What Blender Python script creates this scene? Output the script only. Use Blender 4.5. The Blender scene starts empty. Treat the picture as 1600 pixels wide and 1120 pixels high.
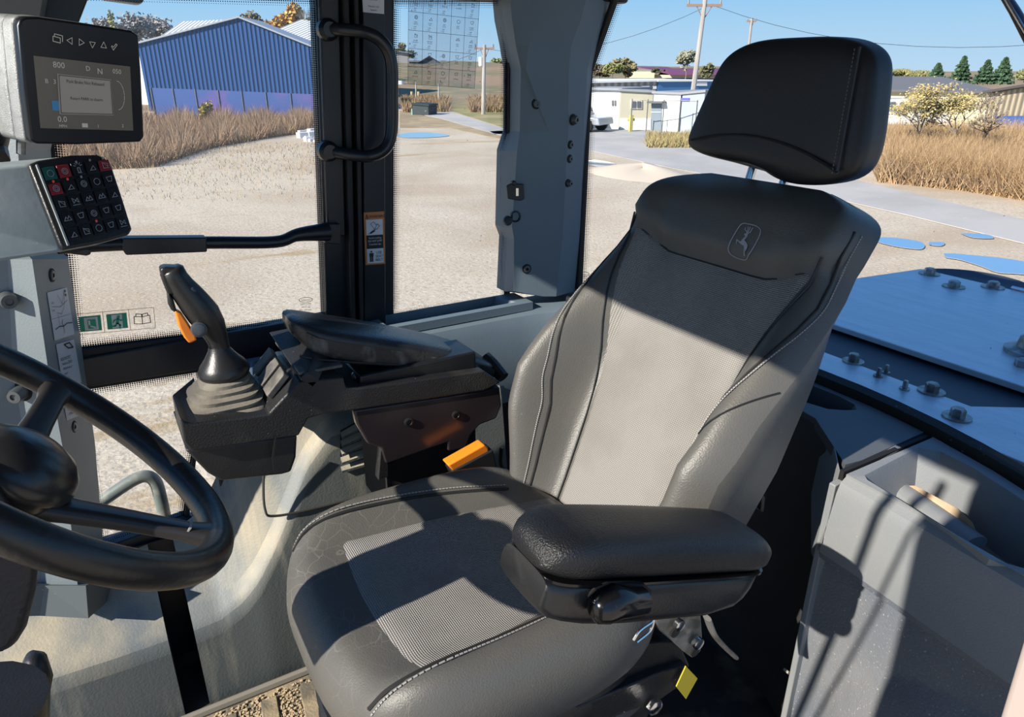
import bpy, math, random
import numpy as np
from mathutils import Vector, Matrix
random.seed(7)
SC = bpy.context.scene; COL = SC.collection
# ---------------------------------------------------------------- camera (eye = world origin, cab floor z=-1.3, yard z=-3.2)
# world axes: +Y = towards the right side of the cab, +X = towards its rear
F = 1100.0; PS = math.radians(30.7); TH = math.atan(450/1100)
CH = Vector((math.cos(PS), -math.sin(PS), 0))
CF = Vector((math.sin(PS)*math.cos(TH), math.cos(PS)*math.cos(TH), -math.sin(TH)))
CU = CH.cross(CF)
cd = bpy.data.cameras.new('camera'); cam = bpy.data.objects.new('camera', cd); COL.objects.link(cam)
cd.sensor_width = 36; cd.lens = 36*F/1600; cd.clip_start = 0.02; cd.clip_end = 2000
cam.matrix_world = Matrix((( CH.x, CU.x, -CF.x, 0), (CH.y, CU.y, -CF.y, 0), (CH.z, CU.z, -CF.z, 0), (0, 0, 0, 1)))
SC.camera = cam
# ---------------------------------------------------------------- sky, sun, exposure
W = bpy.data.worlds.new('sky'); SC.world = W; W.use_nodes = True
wn = W.node_tree.nodes; wl = W.node_tree.links; wn.clear()
wo = wn.new('ShaderNodeOutputWorld'); wb = wn.new('ShaderNodeBackground'); wt = wn.new('ShaderNodeTexCoord')
wx = wn.new('ShaderNodeSeparateXYZ'); wr = wn.new('ShaderNodeValToRGB')
wl.new(wt.outputs['Generated'], wx.inputs[0]); wl.new(wx.outputs['Z'], wr.inputs[0]); wl.new(wr.outputs[0], wb.inputs[0]); wl.new(wb.outputs[0], wo.inputs[0])
cr = wr.color_ramp
cr.elements[0].position = 0.0; cr.elements[0].color = (0.52, 0.73, 0.93, 1)
cr.elements[1].position = 1.0; cr.elements[1].color = (0.06, 0.17, 0.50, 1)
for p, c in ((0.05, (0.42, 0.68, 0.93, 1)), (0.13, (0.22, 0.56, 0.96, 1)), (0.4, (0.12, 0.33, 0.75, 1))):
    e = cr.elements.new(p); e.color = c
wb.inputs[1].default_value = 1.0
SUN_DIR = Vector((1.0, 0.15, -0.64)).normalized()
sd = bpy.data.lights.new('sun', 'SUN'); sun = bpy.data.objects.new('sun', sd); COL.objects.link(sun)
sd.energy = 8.0; sd.angle = math.radians(0.55); sd.color = (1.0, 0.93, 0.82)
sun.rotation_euler = SUN_DIR.to_track_quat('-Z', 'Y').to_euler()
SC.view_settings.view_transform = 'Standard'; SC.view_settings.look = 'None'
SC.view_settings.gamma = 1; SC.view_settings.use_curve_mapping = False
SC.view_settings.exposure = 0.0
SC.cycles.max_bounces = 8; SC.cycles.transparent_max_bounces = 24

# ---------------------------------------------------------------- measuring helpers: photo pixel -> point on a plane of the cab
def ray(px, py): return CF + CH*((px-800)/F) - CU*((py-560)/F)
def onX(px, py, v): r = ray(px, py); return r*(v/r.x)
def onY(px, py, v): r = ray(px, py); return r*(v/r.y)
def onZ(px, py, v): r = ray(px, py); return r*(v/r.z)
def onP(px, py, p0, n): r = ray(px, py); n = Vector(n); return r*(Vector(p0).dot(n)/r.dot(n))
GZ = -3.2
def G(px, py): return onZ(px, py, GZ)
def AZ(px, dist, z=GZ):      # ground point at a distance seen in image column px (near the horizon)
    a = PS+math.atan((px-800)/1188.5); return Vector((math.sin(a)*dist, math.cos(a)*dist, z))
def zat(p, py):              # height over point p that reaches image row py
    k = (560-py)/F; q = CU-CF*k; return -(p.x*q.x+p.y*q.y)/q.z
def V(*a): return Vector(a)
def lerp(a, b, t): return a+(b-a)*t
def interp(x, xs, ys): return float(np.interp(x, xs, ys))
def ss(a, b, x):
    t = min(1, max(0, (x-a)/(b-a))); return t*t*(3-2*t)

# ---------------------------------------------------------------- materials
MATS = {}
def lin(c):
    if isinstance(c, str):
        c = [int(c[i:i+2], 16)/255 for i in (0, 2, 4)]
        c = [x/12.92 if x <= .04045 else ((x+.055)/1.055)**2.4 for x in c]
    return (*c[:3], 1)
def mat(name, col, rough=0.5, metal=0.0, col2=None, scale=8.0, detail=5.0, lo=0.4, hi=0.62, bump=0.0, bscale=60.0, spec=0.5, coat=0.0, stretch=None,
        spots=None, sscale=200.0, sthr=0.7, emit=None, distort=0.0, sheen=0.0):
    if name in MATS: return MATS[name]
    m = bpy.data.materials.new(name); m.use_nodes = True; MATS[name] = m
    n = m.node_tree.nodes; l = m.node_tree.links; b = n['Principled BSDF']
    b.inputs['Base Color'].default_value = lin(col); b.inputs['Roughness'].default_value = rough; b.inputs['Metallic'].default_value = metal
    b.inputs['Specular IOR Level'].default_value = spec; b.inputs['Coat Weight'].default_value = coat
    if emit: b.inputs['Emission Color'].default_value = lin(emit[0]); b.inputs['Emission Strength'].default_value = emit[1]
    tc = n.new('ShaderNodeTexCoord'); mp = n.new('ShaderNodeMapping'); l.new(tc.outputs['Object'], mp.inputs[0])
    if stretch: mp.inputs['Scale'].default_value = stretch
    src = None
    if col2 is not None:
        t = n.new('ShaderNodeTexNoise'); t.inputs['Scale'].default_value = scale; t.inputs['Detail'].default_value = detail; t.inputs['Distortion'].default_value = distort
        l.new(mp.outputs[0], t.inputs[0])
        r = n.new('ShaderNodeMapRange'); r.inputs[1].default_value = lo; r.inputs[2].default_value = hi; l.new(t.outputs[0], r.inputs[0])
        x = n.new('ShaderNodeMix'); x.data_type = 'RGBA'; x.inputs[6].default_value = lin(col); x.inputs[7].default_value = lin(col2)
        l.new(r.outputs[0], x.inputs[0]); src = x.outputs[2]; l.new(src, b.inputs['Base Color'])
    if spots is not None:
        t = n.new('ShaderNodeTexNoise'); t.inputs['Scale'].default_value = sscale; t.inputs['Detail'].default_value = 3
        l.new(mp.outputs[0], t.inputs[0])
        r = n.new('ShaderNodeMapRange'); r.inputs[1].default_value = sthr; r.inputs[2].default_value = sthr+.06; l.new(t.outputs[0], r.inputs[0])
        x = n.new('ShaderNodeMix'); x.data_type = 'RGBA'; x.inputs[7].default_value = lin(spots)
        if src: l.new(src, x.inputs[6])
        else: x.inputs[6].default_value = lin(col)
        l.new(r.outputs[0], x.inputs[0]); l.new(x.outputs[2], b.inputs['Base Color'])
    if bump:
        t = n.new('ShaderNodeTexNoise'); t.inputs['Scale'].default_value = bscale; t.inputs['Detail'].default_value = 4; l.new(tc.outputs['Object'], t.inputs[0])
        u = n.new('ShaderNodeBump'); u.inputs['Strength'].default_value = bump; u.inputs['Distance'].default_value = 0.004
        l.new(t.outputs[0], u.inputs['Height']); l.new(u.outputs[0], b.inputs['Normal'])
    return m
def fabric_mat():
    m = mat('woven_fabric', (.40, .385, .365), .9, spec=.15, col2=(.34, .325, .305), scale=7)
    n = m.node_tree.nodes; l = m.node_tree.links; b = n['Principled BSDF']
    uv = n.new('ShaderNodeTexCoord'); s = n.new('ShaderNodeSeparateXYZ'); l.new(uv.outputs['UV'], s.inputs[0])
    def mth(op, a, bb=None):
        q = n.new('ShaderNodeMath'); q.operation = op
        for i, v in enumerate((a, bb)):
            if v is None: continue
            if isinstance(v, (int, float)): q.inputs[i].default_value = v
            else: l.new(v, q.inputs[i])
        return q.outputs[0]
    k = 2*math.pi/0.0075
    a = mth('SINE', mth('MULTIPLY', s.outputs[0], k)); c = mth('SINE', mth('MULTIPLY', s.outputs[1], k*1.25))
    p = mth('MULTIPLY', a, c); h = mth('ABSOLUTE', p)
    bp = n.new('ShaderNodeBump'); bp.inputs['Strength'].default_value = .9; bp.inputs['Distance'].default_value = .0016
    l.new(h, bp.inputs['Height']); l.new(bp.outputs[0], b.inputs['Normal'])
    old = b.inputs['Base Color'].links[0].from_socket
    x = n.new('ShaderNodeMix'); x.data_type = 'RGBA'; x.blend_type = 'MULTIPLY'; x.inputs[0].default_value = .45
    cc = n.new('ShaderNodeCombineColor'); 
    for i in range(3): l.new(h, cc.inputs[i])
    l.new(old, x.inputs[6]); l.new(cc.outputs[0], x.inputs[7]); l.new(x.outputs[2], b.inputs['Base Color'])
    return m
def glass_mat(name, tint, refl=.045, dust=0.0):
    m = bpy.data.materials.new(name); m.use_nodes = True; MATS[name] = m; n = m.node_tree.nodes; l = m.node_tree.links; n.clear()
    o = n.new('ShaderNodeOutputMaterial'); t = n.new('ShaderNodeBsdfTransparent'); t.inputs[0].default_value = (*tint, 1)
    g = n.new('ShaderNodeBsdfGlossy'); g.inputs['Roughness'].default_value = .01
    mx = n.new('ShaderNodeMixShader'); mx.inputs[0].default_value = refl
    l.new(t.outputs[0], mx.inputs[1]); l.new(g.outputs[0], mx.inputs[2])
    last = mx.outputs[0]
    # dried specks and smears on the pane
    tc = n.new('ShaderNodeTexCoord'); d = n.new('ShaderNodeBsdfDiffuse'); d.inputs[0].default_value = (.35, .33, .3, 1)
    v = n.new('ShaderNodeTexVoronoi'); v.inputs['Scale'].default_value = 38; l.new(tc.outputs['Object'], v.inputs[0])
    r = n.new('ShaderNodeMapRange'); r.inputs[1].default_value = .07; r.inputs[2].default_value = .045; r.inputs[3].default_value = 0; r.inputs[4].default_value = .6; l.new(v.outputs[0], r.inputs[0])
    nn = n.new('ShaderNodeTexNoise'); nn.inputs['Scale'].default_value = 5; l.new(tc.outputs['Object'], nn.inputs[0])
    r2 = n.new('ShaderNodeMapRange'); r2.inputs[1].default_value = .56; r2.inputs[2].default_value = .62; l.new(nn.outputs[0], r2.inputs[0])
    mu = n.new('ShaderNodeMath'); mu.operation = 'MULTIPLY'; l.new(r.outputs[0], mu.inputs[0]); l.new(r2.outputs[0], mu.inputs[1])
    ad = n.new('ShaderNodeMath'); ad.operation = 'ADD'; ad.inputs[1].default_value = dust; l.new(mu.outputs[0], ad.inputs[0])
    m2 = n.new('ShaderNodeMixShader'); l.new(ad.outputs[0], m2.inputs[0]); l.new(last, m2.inputs[1]); l.new(d.outputs[0], m2.inputs[2])
    l.new(m2.outputs[0], o.inputs[0]); return m
def frit_mat():
    m = bpy.data.materials.new('printed_dot_border'); m.use_nodes = True; n = m.node_tree.nodes; l = m.node_tree.links; n.clear()
    o = n.new('ShaderNodeOutputMaterial'); t = n.new('ShaderNodeBsdfTransparent'); d = n.new('ShaderNodeBsdfDiffuse'); d.inputs[0].default_value = (.01, .01, .012, 1)
    tc = n.new('ShaderNodeTexCoord'); s = n.new('ShaderNodeSeparateXYZ'); l.new(tc.outputs['UV'], s.inputs[0])
    fr = n.new('ShaderNodeVectorMath'); fr.operation = 'FRACTION'; l.new(tc.outputs['UV'], fr.inputs[0])
    di = n.new('ShaderNodeVectorMath'); di.operation = 'DISTANCE'; di.inputs[1].default_value = (.5, .5, 0); l.new(fr.outputs[0], di.inputs[0])
    r = n.new('ShaderNodeMapRange'); r.inputs[1].default_value = 0; r.inputs[2].default_value = 5; r.inputs[3].default_value = .56; r.inputs[4].default_value = .12; l.new(s.outputs[1], r.inputs[0])
    lt = n.new('ShaderNodeMath'); lt.operation = 'LESS_THAN'; l.new(di.outputs['Value'], lt.inputs[0]); l.new(r.outputs[0], lt.inputs[1])
    mx = n.new('ShaderNodeMixShader'); l.new(lt.outputs[0], mx.inputs[0]); l.new(t.outputs[0], mx.inputs[1]); l.new(d.outputs[0], mx.inputs[2]); l.new(mx.outputs[0], o.inputs[0])
    return m
FRIT = frit_mat()
GLASS = glass_mat('clear_cab_glass', (.97, .98, .98), .03)
BLACK = mat('black_plastic', (.012, .013, .015), .38, bump=.15, bscale=400, col2=(.02, .02, .021), scale=10)
BLACKD = mat('black_dusty_plastic', (.016, .016, .017), .45, col2=(.055, .052, .047), scale=6, lo=.52, hi=.75, bump=.3, bscale=300, spots=(.3, .28, .24), sscale=170, sthr=.72)
GLOSS = mat('gloss_black', (.006, .006, .007), .16)
RUBBER = mat('black_rubber', (.008, .008, .009), .6)
VOID = mat('dark_recess', (.006, .006, .007), .8)
LEATHER = mat('grey_leather', (.088, .086, .080), .42, col2=(.105, .10, .09), scale=5, bump=.2, bscale=420, spots=(.2, .19, .16), sscale=60, sthr=.74)
def cracks(m, c):
    n = m.node_tree.nodes; l = m.node_tree.links; b = n['Principled BSDF']; src = b.inputs['Base Color'].links[0].from_socket
    tc = n.new('ShaderNodeTexCoord'); nz = n.new('ShaderNodeTexNoise'); nz.inputs['Scale'].default_value = 9; l.new(tc.outputs['Object'], nz.inputs[0])
    ad = n.new('ShaderNodeMix'); ad.data_type = 'RGBA'; ad.blend_type = 'ADD'; ad.inputs[0].default_value = .12; l.new(tc.outputs['Object'], ad.inputs[6]); l.new(nz.outputs[1], ad.inputs[7])
    v = n.new('ShaderNodeTexVoronoi'); v.feature = 'DISTANCE_TO_EDGE'; v.inputs['Scale'].default_value = 30; l.new(ad.outputs[2], v.inputs[0])
    r = n.new('ShaderNodeMapRange'); r.inputs[1].default_value = .006; r.inputs[2].default_value = .022; r.inputs[3].default_value = .55; r.inputs[4].default_value = 0; l.new(v.outputs[0], r.inputs[0])
    k = n.new('ShaderNodeTexNoise'); k.inputs['Scale'].default_value = 6; l.new(tc.outputs['Object'], k.inputs[0]); r2 = n.new('ShaderNodeMapRange'); r2.inputs[1].default_value = .5; r2.inputs[2].default_value = .6; l.new(k.outputs[0], r2.inputs[0])
    mu = n.new('ShaderNodeMath'); mu.operation = 'MULTIPLY'; l.new(r.outputs[0], mu.inputs[0]); l.new(r2.outputs[0], mu.inputs[1])
    x = n.new('ShaderNodeMix'); x.data_type = 'RGBA'; x.inputs[7].default_value = lin(c); l.new(mu.outputs[0], x.inputs[0]); l.new(src, x.inputs[6]); l.new(x.outputs[2], b.inputs['Base Color'])
LEATHC = mat('creased_grey_leather', (.088, .086, .080), .45, col2=(.105, .10, .09), scale=5, bump=.2, bscale=420, spots=(.2, .19, .16), sscale=60, sthr=.74); cracks(LEATHC, (.2, .19, .165))
LEATHERD = mat('black_leather', (.013, .0135, .016), .45, bump=.1, bscale=420)
PADL = mat('armrest_leather', (.010, .0105, .012), .36, bump=.45, bscale=500)
FABRIC = fabric_mat()
TRIM = mat('grey_cab_trim', (.20, .235, .25), .5, col2=(.17, .20, .215), scale=3, bump=.12, bscale=300)
TRIMC = mat('pillar_grey_trim', (.135, .18, .21), .55, bump=.1, bscale=300, col2=(.12, .16, .19), scale=4)
TRIMDUST = mat('dusty_grey_trim', (.17, .185, .185), .6, col2=(.44, .38, .27), scale=7, lo=.42, hi=.66, bump=.2, bscale=200, spots=(.4, .37, .30), sscale=300, sthr=.70, stretch=(1, 1, .35))
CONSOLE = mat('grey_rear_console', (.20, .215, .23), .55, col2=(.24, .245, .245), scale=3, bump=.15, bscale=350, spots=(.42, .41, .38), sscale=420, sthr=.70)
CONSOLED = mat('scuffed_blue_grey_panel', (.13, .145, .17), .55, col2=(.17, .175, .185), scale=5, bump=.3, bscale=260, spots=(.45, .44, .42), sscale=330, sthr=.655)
FRAME = mat('dark_blue_black_frame', (.010, .013, .019), .38, col2=(.03, .033, .038), scale=9, lo=.6, hi=.8, stretch=(1, 1, .25))
TUBE = mat('black_painted_tube', (.010, .012, .017), .28, bump=.1, bscale=80)
CHROME = mat('chrome_steel', (.65, .66, .68), .14, 1.0)
STEEL = mat('dirty_zinc_steel', (.36, .36, .35), .42, .75, col2=(.2, .19, .17), scale=40)
SILVER = mat('silver_speckled_plastic', (.30, .31, .31), .4, .3, bump=.35, bscale=900, col2=(.24, .25, .25), scale=60)
DECK = mat('galvanised_blue_grey_steel', (.58, .62, .66), .36, .35, col2=(.46, .52, .58), scale=10, lo=.3, hi=.7, stretch=(2.2, .4, 1), bump=.25, bscale=50, spots=(.12, .14, .17), sscale=30, sthr=.74)
DECKD = mat('dark_coated_steel', (.02, .026, .04), .5, spots=(.25, .25, .23), sscale=110, sthr=.73)
ORANGE = mat('orange_plastic', (.95, .25, .02), .35)
RED = mat('red_orange_plastic', (.75, .07, .015), .4)
WHITE = mat('white_label', (.62, .63, .66), .5)
INK = mat('black_ink', (.01, .01, .012), .6)
STITCH = mat('pale_grey_thread', (.32, .31, .30), .8)
BOOT = mat('dusty_rubber_bellows', (.20, .18, .145), .8, col2=(.11, .10, .085), scale=14, bump=.2, bscale=150)
GRIPM = mat('grey_black_grip', (.017, .017, .018), .33, bump=.12, bscale=500)

# ---------------------------------------------------------------- mesh collector
def dust_top(m, dust, dark):
    n = m.node_tree.nodes; l = m.node_tree.links; b = n['Principled BSDF']; src = b.inputs['Base Color'].links[0].from_socket
    g = n.new('ShaderNodeNewGeometry'); x = n.new('ShaderNodeSeparateXYZ'); l.new(g.outputs['True Normal'], x.inputs[0])
    r = n.new('ShaderNodeMapRange'); r.inputs[1].default_value = .12; r.inputs[2].default_value = .5; l.new(x.outputs['Z'], r.inputs[0])
    t = n.new('ShaderNodeTexNoise'); t.inputs['Scale'].default_value = 11; t.inputs['Detail'].default_value = 6; tc = n.new('ShaderNodeTexCoord'); mp = n.new('ShaderNodeMapping'); mp.inputs['Scale'].default_value = (1.6, 1, .22)
    l.new(tc.outputs['Object'], mp.inputs[0]); l.new(mp.outputs[0], t.inputs[0]); r2 = n.new('ShaderNodeMapRange'); r2.inputs[1].default_value = .55; r2.inputs[2].default_value = .72; l.new(t.outputs[0], r2.inputs[0])
    k = n.new('ShaderNodeMix'); k.data_type = 'RGBA'; k.inputs[6].default_value = lin(dark); k.inputs[7].default_value = lin([.5*a+.5*c for a, c in zip(dark, dust)]); l.new(r2.outputs[0], k.inputs[0])
    o = n.new('ShaderNodeMix'); o.data_type = 'RGBA'; l.new(r.outputs[0], o.inputs[0]); l.new(k.outputs[2], o.inputs[6]); l.new(src, o.inputs[7]); l.new(o.outputs[2], b.inputs['Base Color'])
dust_top(TRIMDUST, (.36, .33, .26), (.075, .088, .088))
class MB:
    def __init__(s): s.v = []; s.f = []; s.uv = None; s.mi = []; s.cm = 0
    def add(s, vs, fs):
        o = len(s.v); s.v += [tuple(p) for p in vs]; s.f += [tuple(i+o for i in f) for f in fs]; s.mi += [s.cm]*len(fs); return s
    def box(s, a, b):
        x0, y0, z0 = a; x1, y1, z1 = b
        return s.add([(x0,y0,z0),(x1,y0,z0),(x1,y1,z0),(x0,y1,z0),(x0,y0,z1),(x1,y0,z1),(x1,y1,z1),(x0,y1,z1)],
                     [(0,3,2,1),(4,5,6,7),(0,1,5,4),(1,2,6,5),(2,3,7,6),(3,0,4,7)])
    def obox(s, c, ax, ay, az):   # centre and three half-axis vectors
        c, ax, ay, az = map(Vector, (c, ax, ay, az))
        P = [c+ax*i+ay*j+az*k for k in (-1, 1) for j in (-1, 1) for i in (-1, 1)]
        return s.add(P, [(0,2,3,1),(4,5,7,6),(0,1,5,4),(1,3,7,5),(3,2,6,7),(2,0,4,6)])
    def quadslab(s, q, th):       # quad corners, thickness vector
        q = [Vector(p) for p in q]; t = Vector(th); return s.prism(q, t)
    def prism(s, pts, th):
        pts = [Vector(p) for p in pts]; t = Vector(th); n = len(pts)
        return s.add(pts+[p+t for p in pts], [tuple(range(n))[::-1], tuple(range(n, 2*n))]+[(i, (i+1) % n, n+(i+1) % n, n+i) for i in range(n)])
    def poly(s, pts): return s.add(pts, [tuple(range(len(pts)))])
    def rings(s, R, cap=True, close=True):
        n = len(R[0]); vs = [p for r in R for p in r]; fs = []
        for i in range(len(R)-1):
            for j in range(n if close else n-1):
                k = (j+1) % n; fs.append((i*n+j, i*n+k, (i+1)*n+k, (i+1)*n+j))
        if cap: fs += [tuple(range(n))[::-1], tuple(range((len(R)-1)*n, len(R)*n))]
        return s.add(vs, fs)
    def tube(s, path, r, seg=14, cap=True, flat=1.0):
        P = [Vector(p) for p in path]; R = []; rr = r if isinstance(r, (list, tuple)) else [r]*len(P)
        t0 = (P[1]-P[0]).normalized(); up = Vector((0, 0, 1)) if abs(t0.z) < .9 else Vector((1, 0, 0)); a = t0.cross(up).normalized()
        for i, p in enumerate(P):
            t = (P[min(i+1, len(P)-1)]-P[max(i-1, 0)]).normalized(); a = (a-t*a.dot(t)).normalized(); b = t.cross(a)
            R.append([p+(a*math.cos(q)+b*math.sin(q)*flat)*rr[i] for q in [2*math.pi*k/seg for k in range(seg)]])
        return s.rings(R, cap)
    def lathe(s, c, axis, prof, seg=24, cap=True, sx=1.0):   # prof: (radius, height along axis)
        c = Vector(c); w = Vector(axis).normalized(); a = w.orthogonal().normalized(); b = w.cross(a)
        return s.rings([[c+w*h+(a*math.cos(q)*sx+b*math.sin(q))*r for q in [2*math.pi*k/seg for k in range(seg)]] for r, h in prof], cap)
    def grid(s, fn, nu, nv, u0=0, u1=1, v0=0, v1=1):
        vs = [fn(u0+(u1-u0)*i/nu, v0+(v1-v0)*j/nv) for j in range(nv+1) for i in range(nu+1)]
        return s.add(vs, [(j*(nu+1)+i, j*(nu+1)+i+1, (j+1)*(nu+1)+i+1, (j+1)*(nu+1)+i) for j in range(nv) for i in range(nu)])
    def build(s, name, m=None, parent=None, smooth=30, bevel=0, seg=3, sub=0, solid=0, tagd=None):
        me = bpy.data.meshes.new(name); me.from_pydata(s.v, [], s.f)
        ms = m if isinstance(m, (list, tuple)) else [m]
        for x in ms: me.materials.append(x)
        if len(ms) > 1: me.polygons.foreach_set('material_index', s.mi)
        import bmesh
        bm = bmesh.new(); bm.from_mesh(me); bmesh.ops.recalc_face_normals(bm, faces=bm.faces[:]); bm.to_mesh(me); bm.free()
        me.update()
        if smooth:
            me.polygons.foreach_set('use_smooth', [True]*len(me.polygons))
            if not sub: me.set_sharp_from_angle(angle=math.radians(smooth))
        o = bpy.data.objects.new(name, me); COL.objects.link(o)
        if parent is not None: attach(o, parent)
        if solid:
            q = o.modifiers.new('thick', 'SOLIDIFY'); q.thickness = solid; q.offset = -1
        if bevel:
            q = o.modifiers.new('bevel', 'BEVEL'); q.width = bevel; q.segments = seg; q.limit_method = 'ANGLE'; q.angle_limit = math.radians(28); q.use_clamp_overlap = True
            q.harden_normals = False
            me.polygons.foreach_set('use_smooth', [True]*len(me.polygons)); me.set_sharp_from_angle(angle=math.radians(60))
        if sub:
            q = o.modifiers.new('sub', 'SUBSURF'); q.levels = sub; q.render_levels = sub
        return o
def root_loc(p):
    L = Vector((0, 0, 0))
    while p is not None: L = L+p.location; p = p.parent
    return L
def attach(o, p):
    o.parent = p
    if p.type == 'EMPTY' : o.matrix_parent_inverse = Matrix.Translation(-p.location)
def tag(o, label=None, cat=None, group=None, kind=None):
    if label: o['label'] = label
    if cat: o['category'] = cat
    if group: o['group'] = group
    if kind: o['kind'] = kind
    return o
def thing(name, loc, label, cat, group=None):
    o = bpy.data.objects.new(name, None); COL.objects.link(o); o.location = loc; o.empty_display_size = .05
    bpy.context.view_layer.update() if False else None
    return tag(o, label, cat, group)
def sthing(name, loc):
    o = bpy.data.objects.new(name, None); COL.objects.link(o); o.location = loc; o['kind'] = 'structure'; return o
def copy_tree(o, delta):
    c = o.copy(); COL.objects.link(c); c.location = o.location+Vector(delta)
    for ch in [x for x in COL.objects if x.parent == o]:
        d = ch.copy(); COL.objects.link(d); d.parent = c
    return c
class Q:   # flat frame on four corners TL TR BR BL, s right 0..1, t down 0..1
    def __init__(s, tl, tr, br, bl, lift=.0006):
        s.c = [Vector(x) for x in (tl, tr, br, bl)]; n = (s.c[1]-s.c[0]).cross(s.c[3]-s.c[0]).normalized()
        if n.dot(s.c[0]) > 0: n = -n
        s.n = n; s.lift = lift; s.w = (s.c[1]-s.c[0]).length; s.h = (s.c[3]-s.c[0]).length
    def p(s, a, b, k=1): return lerp(lerp(s.c[0], s.c[1], a), lerp(s.c[3], s.c[2], a), b)+s.n*s.lift*k
    def sub(s, a0, b0, a1, b1, k=1): return Q(s.p(a0, b0, k), s.p(a1, b0, k), s.p(a1, b1, k), s.p(a0, b1, k), s.lift)
    def rect(s, m, a0, b0, a1, b1, k=1, th=None):
        return m.prism([s.p(a0, b0, k), s.p(a1, b0, k), s.p(a1, b1, k), s.p(a0, b1, k)], s.n*(th or s.lift*.8))
    def line(s, m, pts, w, k=2):    # w in units of frame height
        P = [s.p(a, b, k) for a, b in pts]; w *= s.h*.5
        for A, B in zip(P[:-1], P[1:]):
            d = (B-A)
            if d.length < 1e-7: continue
            t = d.normalized(); o = s.n.cross(t)*w; A2 = A-t*w*.8; B2 = B+t*w*.8
            m.add([A2-o, B2-o, B2+o, A2+o], [(0, 1, 2, 3)])
    def disc(s, m, a, b, r, k=2, n=14): m.poly([s.p(a+math.cos(q)*r*s.h/s.w, b+math.sin(q)*r, k) for q in [2*math.pi*i/n for i in range(n)]])
    def circ(s, m, a, b, r, w, k=2, n=14): s.line(m, [(a+math.cos(2*math.pi*i/n)*r*s.h/s.w, b+math.sin(2*math.pi*i/n)*r) for i in range(n+1)], w, k)
    def text(s, m, body, a, b, size, k=2, align='LEFT', sx=1.0):   # baseline at (a,b), size in frame heights
        cu = bpy.data.curves.new('t', 'FONT'); cu.body = body; cu.size = 1; cu.align_x = align; cu.resolution_u = 2
        ob = bpy.data.objects.new('t', cu); me = bpy.data.meshes.new_from_object(ob)
        ex = (s.p(1, b)-s.p(0, b)).normalized(); ey = (s.p(a, 0)-s.p(a, 1)).normalized(); o = s.p(a, b, k); z = size*s.h
        m.add([o+ex*(v.co.x*z*sx)+ey*(v.co.y*z) for v in me.vertices], [tuple(f.vertices) for f in me.polygons])
        bpy.data.objects.remove(ob); bpy.data.curves.remove(cu); bpy.data.meshes.remove(me)
def seo(t, a, b, e):    # superellipse
    c, s_ = math.cos(t), math.sin(t); return (a*math.copysign(abs(c)**(2/e), c), b*math.copysign(abs(s_)**(2/e), s_))
def bez(pts, n=8):      # Catmull-Rom through points
    P = [Vector(p) for p in pts]; P = [P[0]*2-P[1]]+P+[P[-1]*2-P[-2]]; out = []
    for i in range(1, len(P)-2):
        for k in range(n):
            t = k/n; a, b, c, d = P[i-1:i+3]
            out.append(.5*((2*b)+(c-a)*t+(2*a-5*b+4*c-d)*t*t+(3*b-a-3*c+d)*t**3))
    out.append(P[-2]); return out
def set_uv(o, fn):
    me = o.data; uv = me.uv_layers.new(name='UVMap')
    for lp in me.loops: uv.data[lp.index].uv = fn(me.vertices[lp.vertex_index].co, lp.vertex_index)
# ================================================================ CAB SHELL
YG = 1.55
def frit(parent, corners, w=.02, pitch=.0042, off=(0, -.003, 0), rows=5):
    c = [Vector(p)+Vector(off) for p in corners]; m = MB(); uvs = []; ctr = sum(c, Vector())/4
    n = (c[1]-c[0]).cross(c[3]-c[0]).normalized()
    for i in range(4):
        A, B = c[i], c[(i+1) % 4]; d = (B-A).normalized(); q = n.cross(d)
        if q.dot(ctr-A) < 0: q = -q
        L = (B-A).length; k = w*.9
        m.add([A+d*0, B, B+q*w-d*0, A+q*w], [(0, 1, 2, 3)]); uvs += [(0, 0), (L/pitch, 0), (L/pitch, rows), (0, rows)]
    o = m.build('dotted_border', FRIT, parent, smooth=0); set_uv(o, lambda co, i: uvs[i]); return o
def border(m, c, w, th):
    c = [Vector(p) for p in c]; ctr = sum(c, Vector())/4
    inn = [p+(ctr-p).normalized()*w*1.3 for p in c]
    for i in range(4): m.prism([c[i], c[(i+1) % 4], inn[(i+1) % 4], inn[i]], th)
def window(n, c, seal=True, out=(0, .006, 0)):
    w = sthing('window_%d' % n, tuple(c[3]))
    MB().prism(c, out).build('pane', GLASS, w, smooth=0)
    frit(w, c)
    if seal:
        m = MB(); cc = [Vector(p) for p in c]; ctr = sum(cc, Vector())/4
        o2 = [p+(p-ctr).normalized()*.016 for p in cc]
        for i in range(4): m.prism([cc[i]+V(0, -.012, 0), cc[(i+1) % 4]+V(0, -.012, 0), o2[(i+1) % 4]+V(0, -.012, 0), o2[i]+V(0, -.012, 0)], (0, .022, 0))
        m.build('rubber_seal', RUBBER, w, smooth=0)
    return w
# right side glazing (corners TL TR BR BL)
W1 = [onY(60, -20, YG), onY(494, -6, YG), onY(512, 498, YG), onY(118, 545, YG)]
window(1, W1)
W2 = [onY(612, -2, YG), onY(792, -2, YG), onY(790, 470, YG), onY(612, 496, YG)]
window(2, W2)
W3 = [onY(120, 608, YG), onY(318, 577, YG), onY(287, 806, YG), onY(156, 856, YG)]
window(3, W3)
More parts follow.
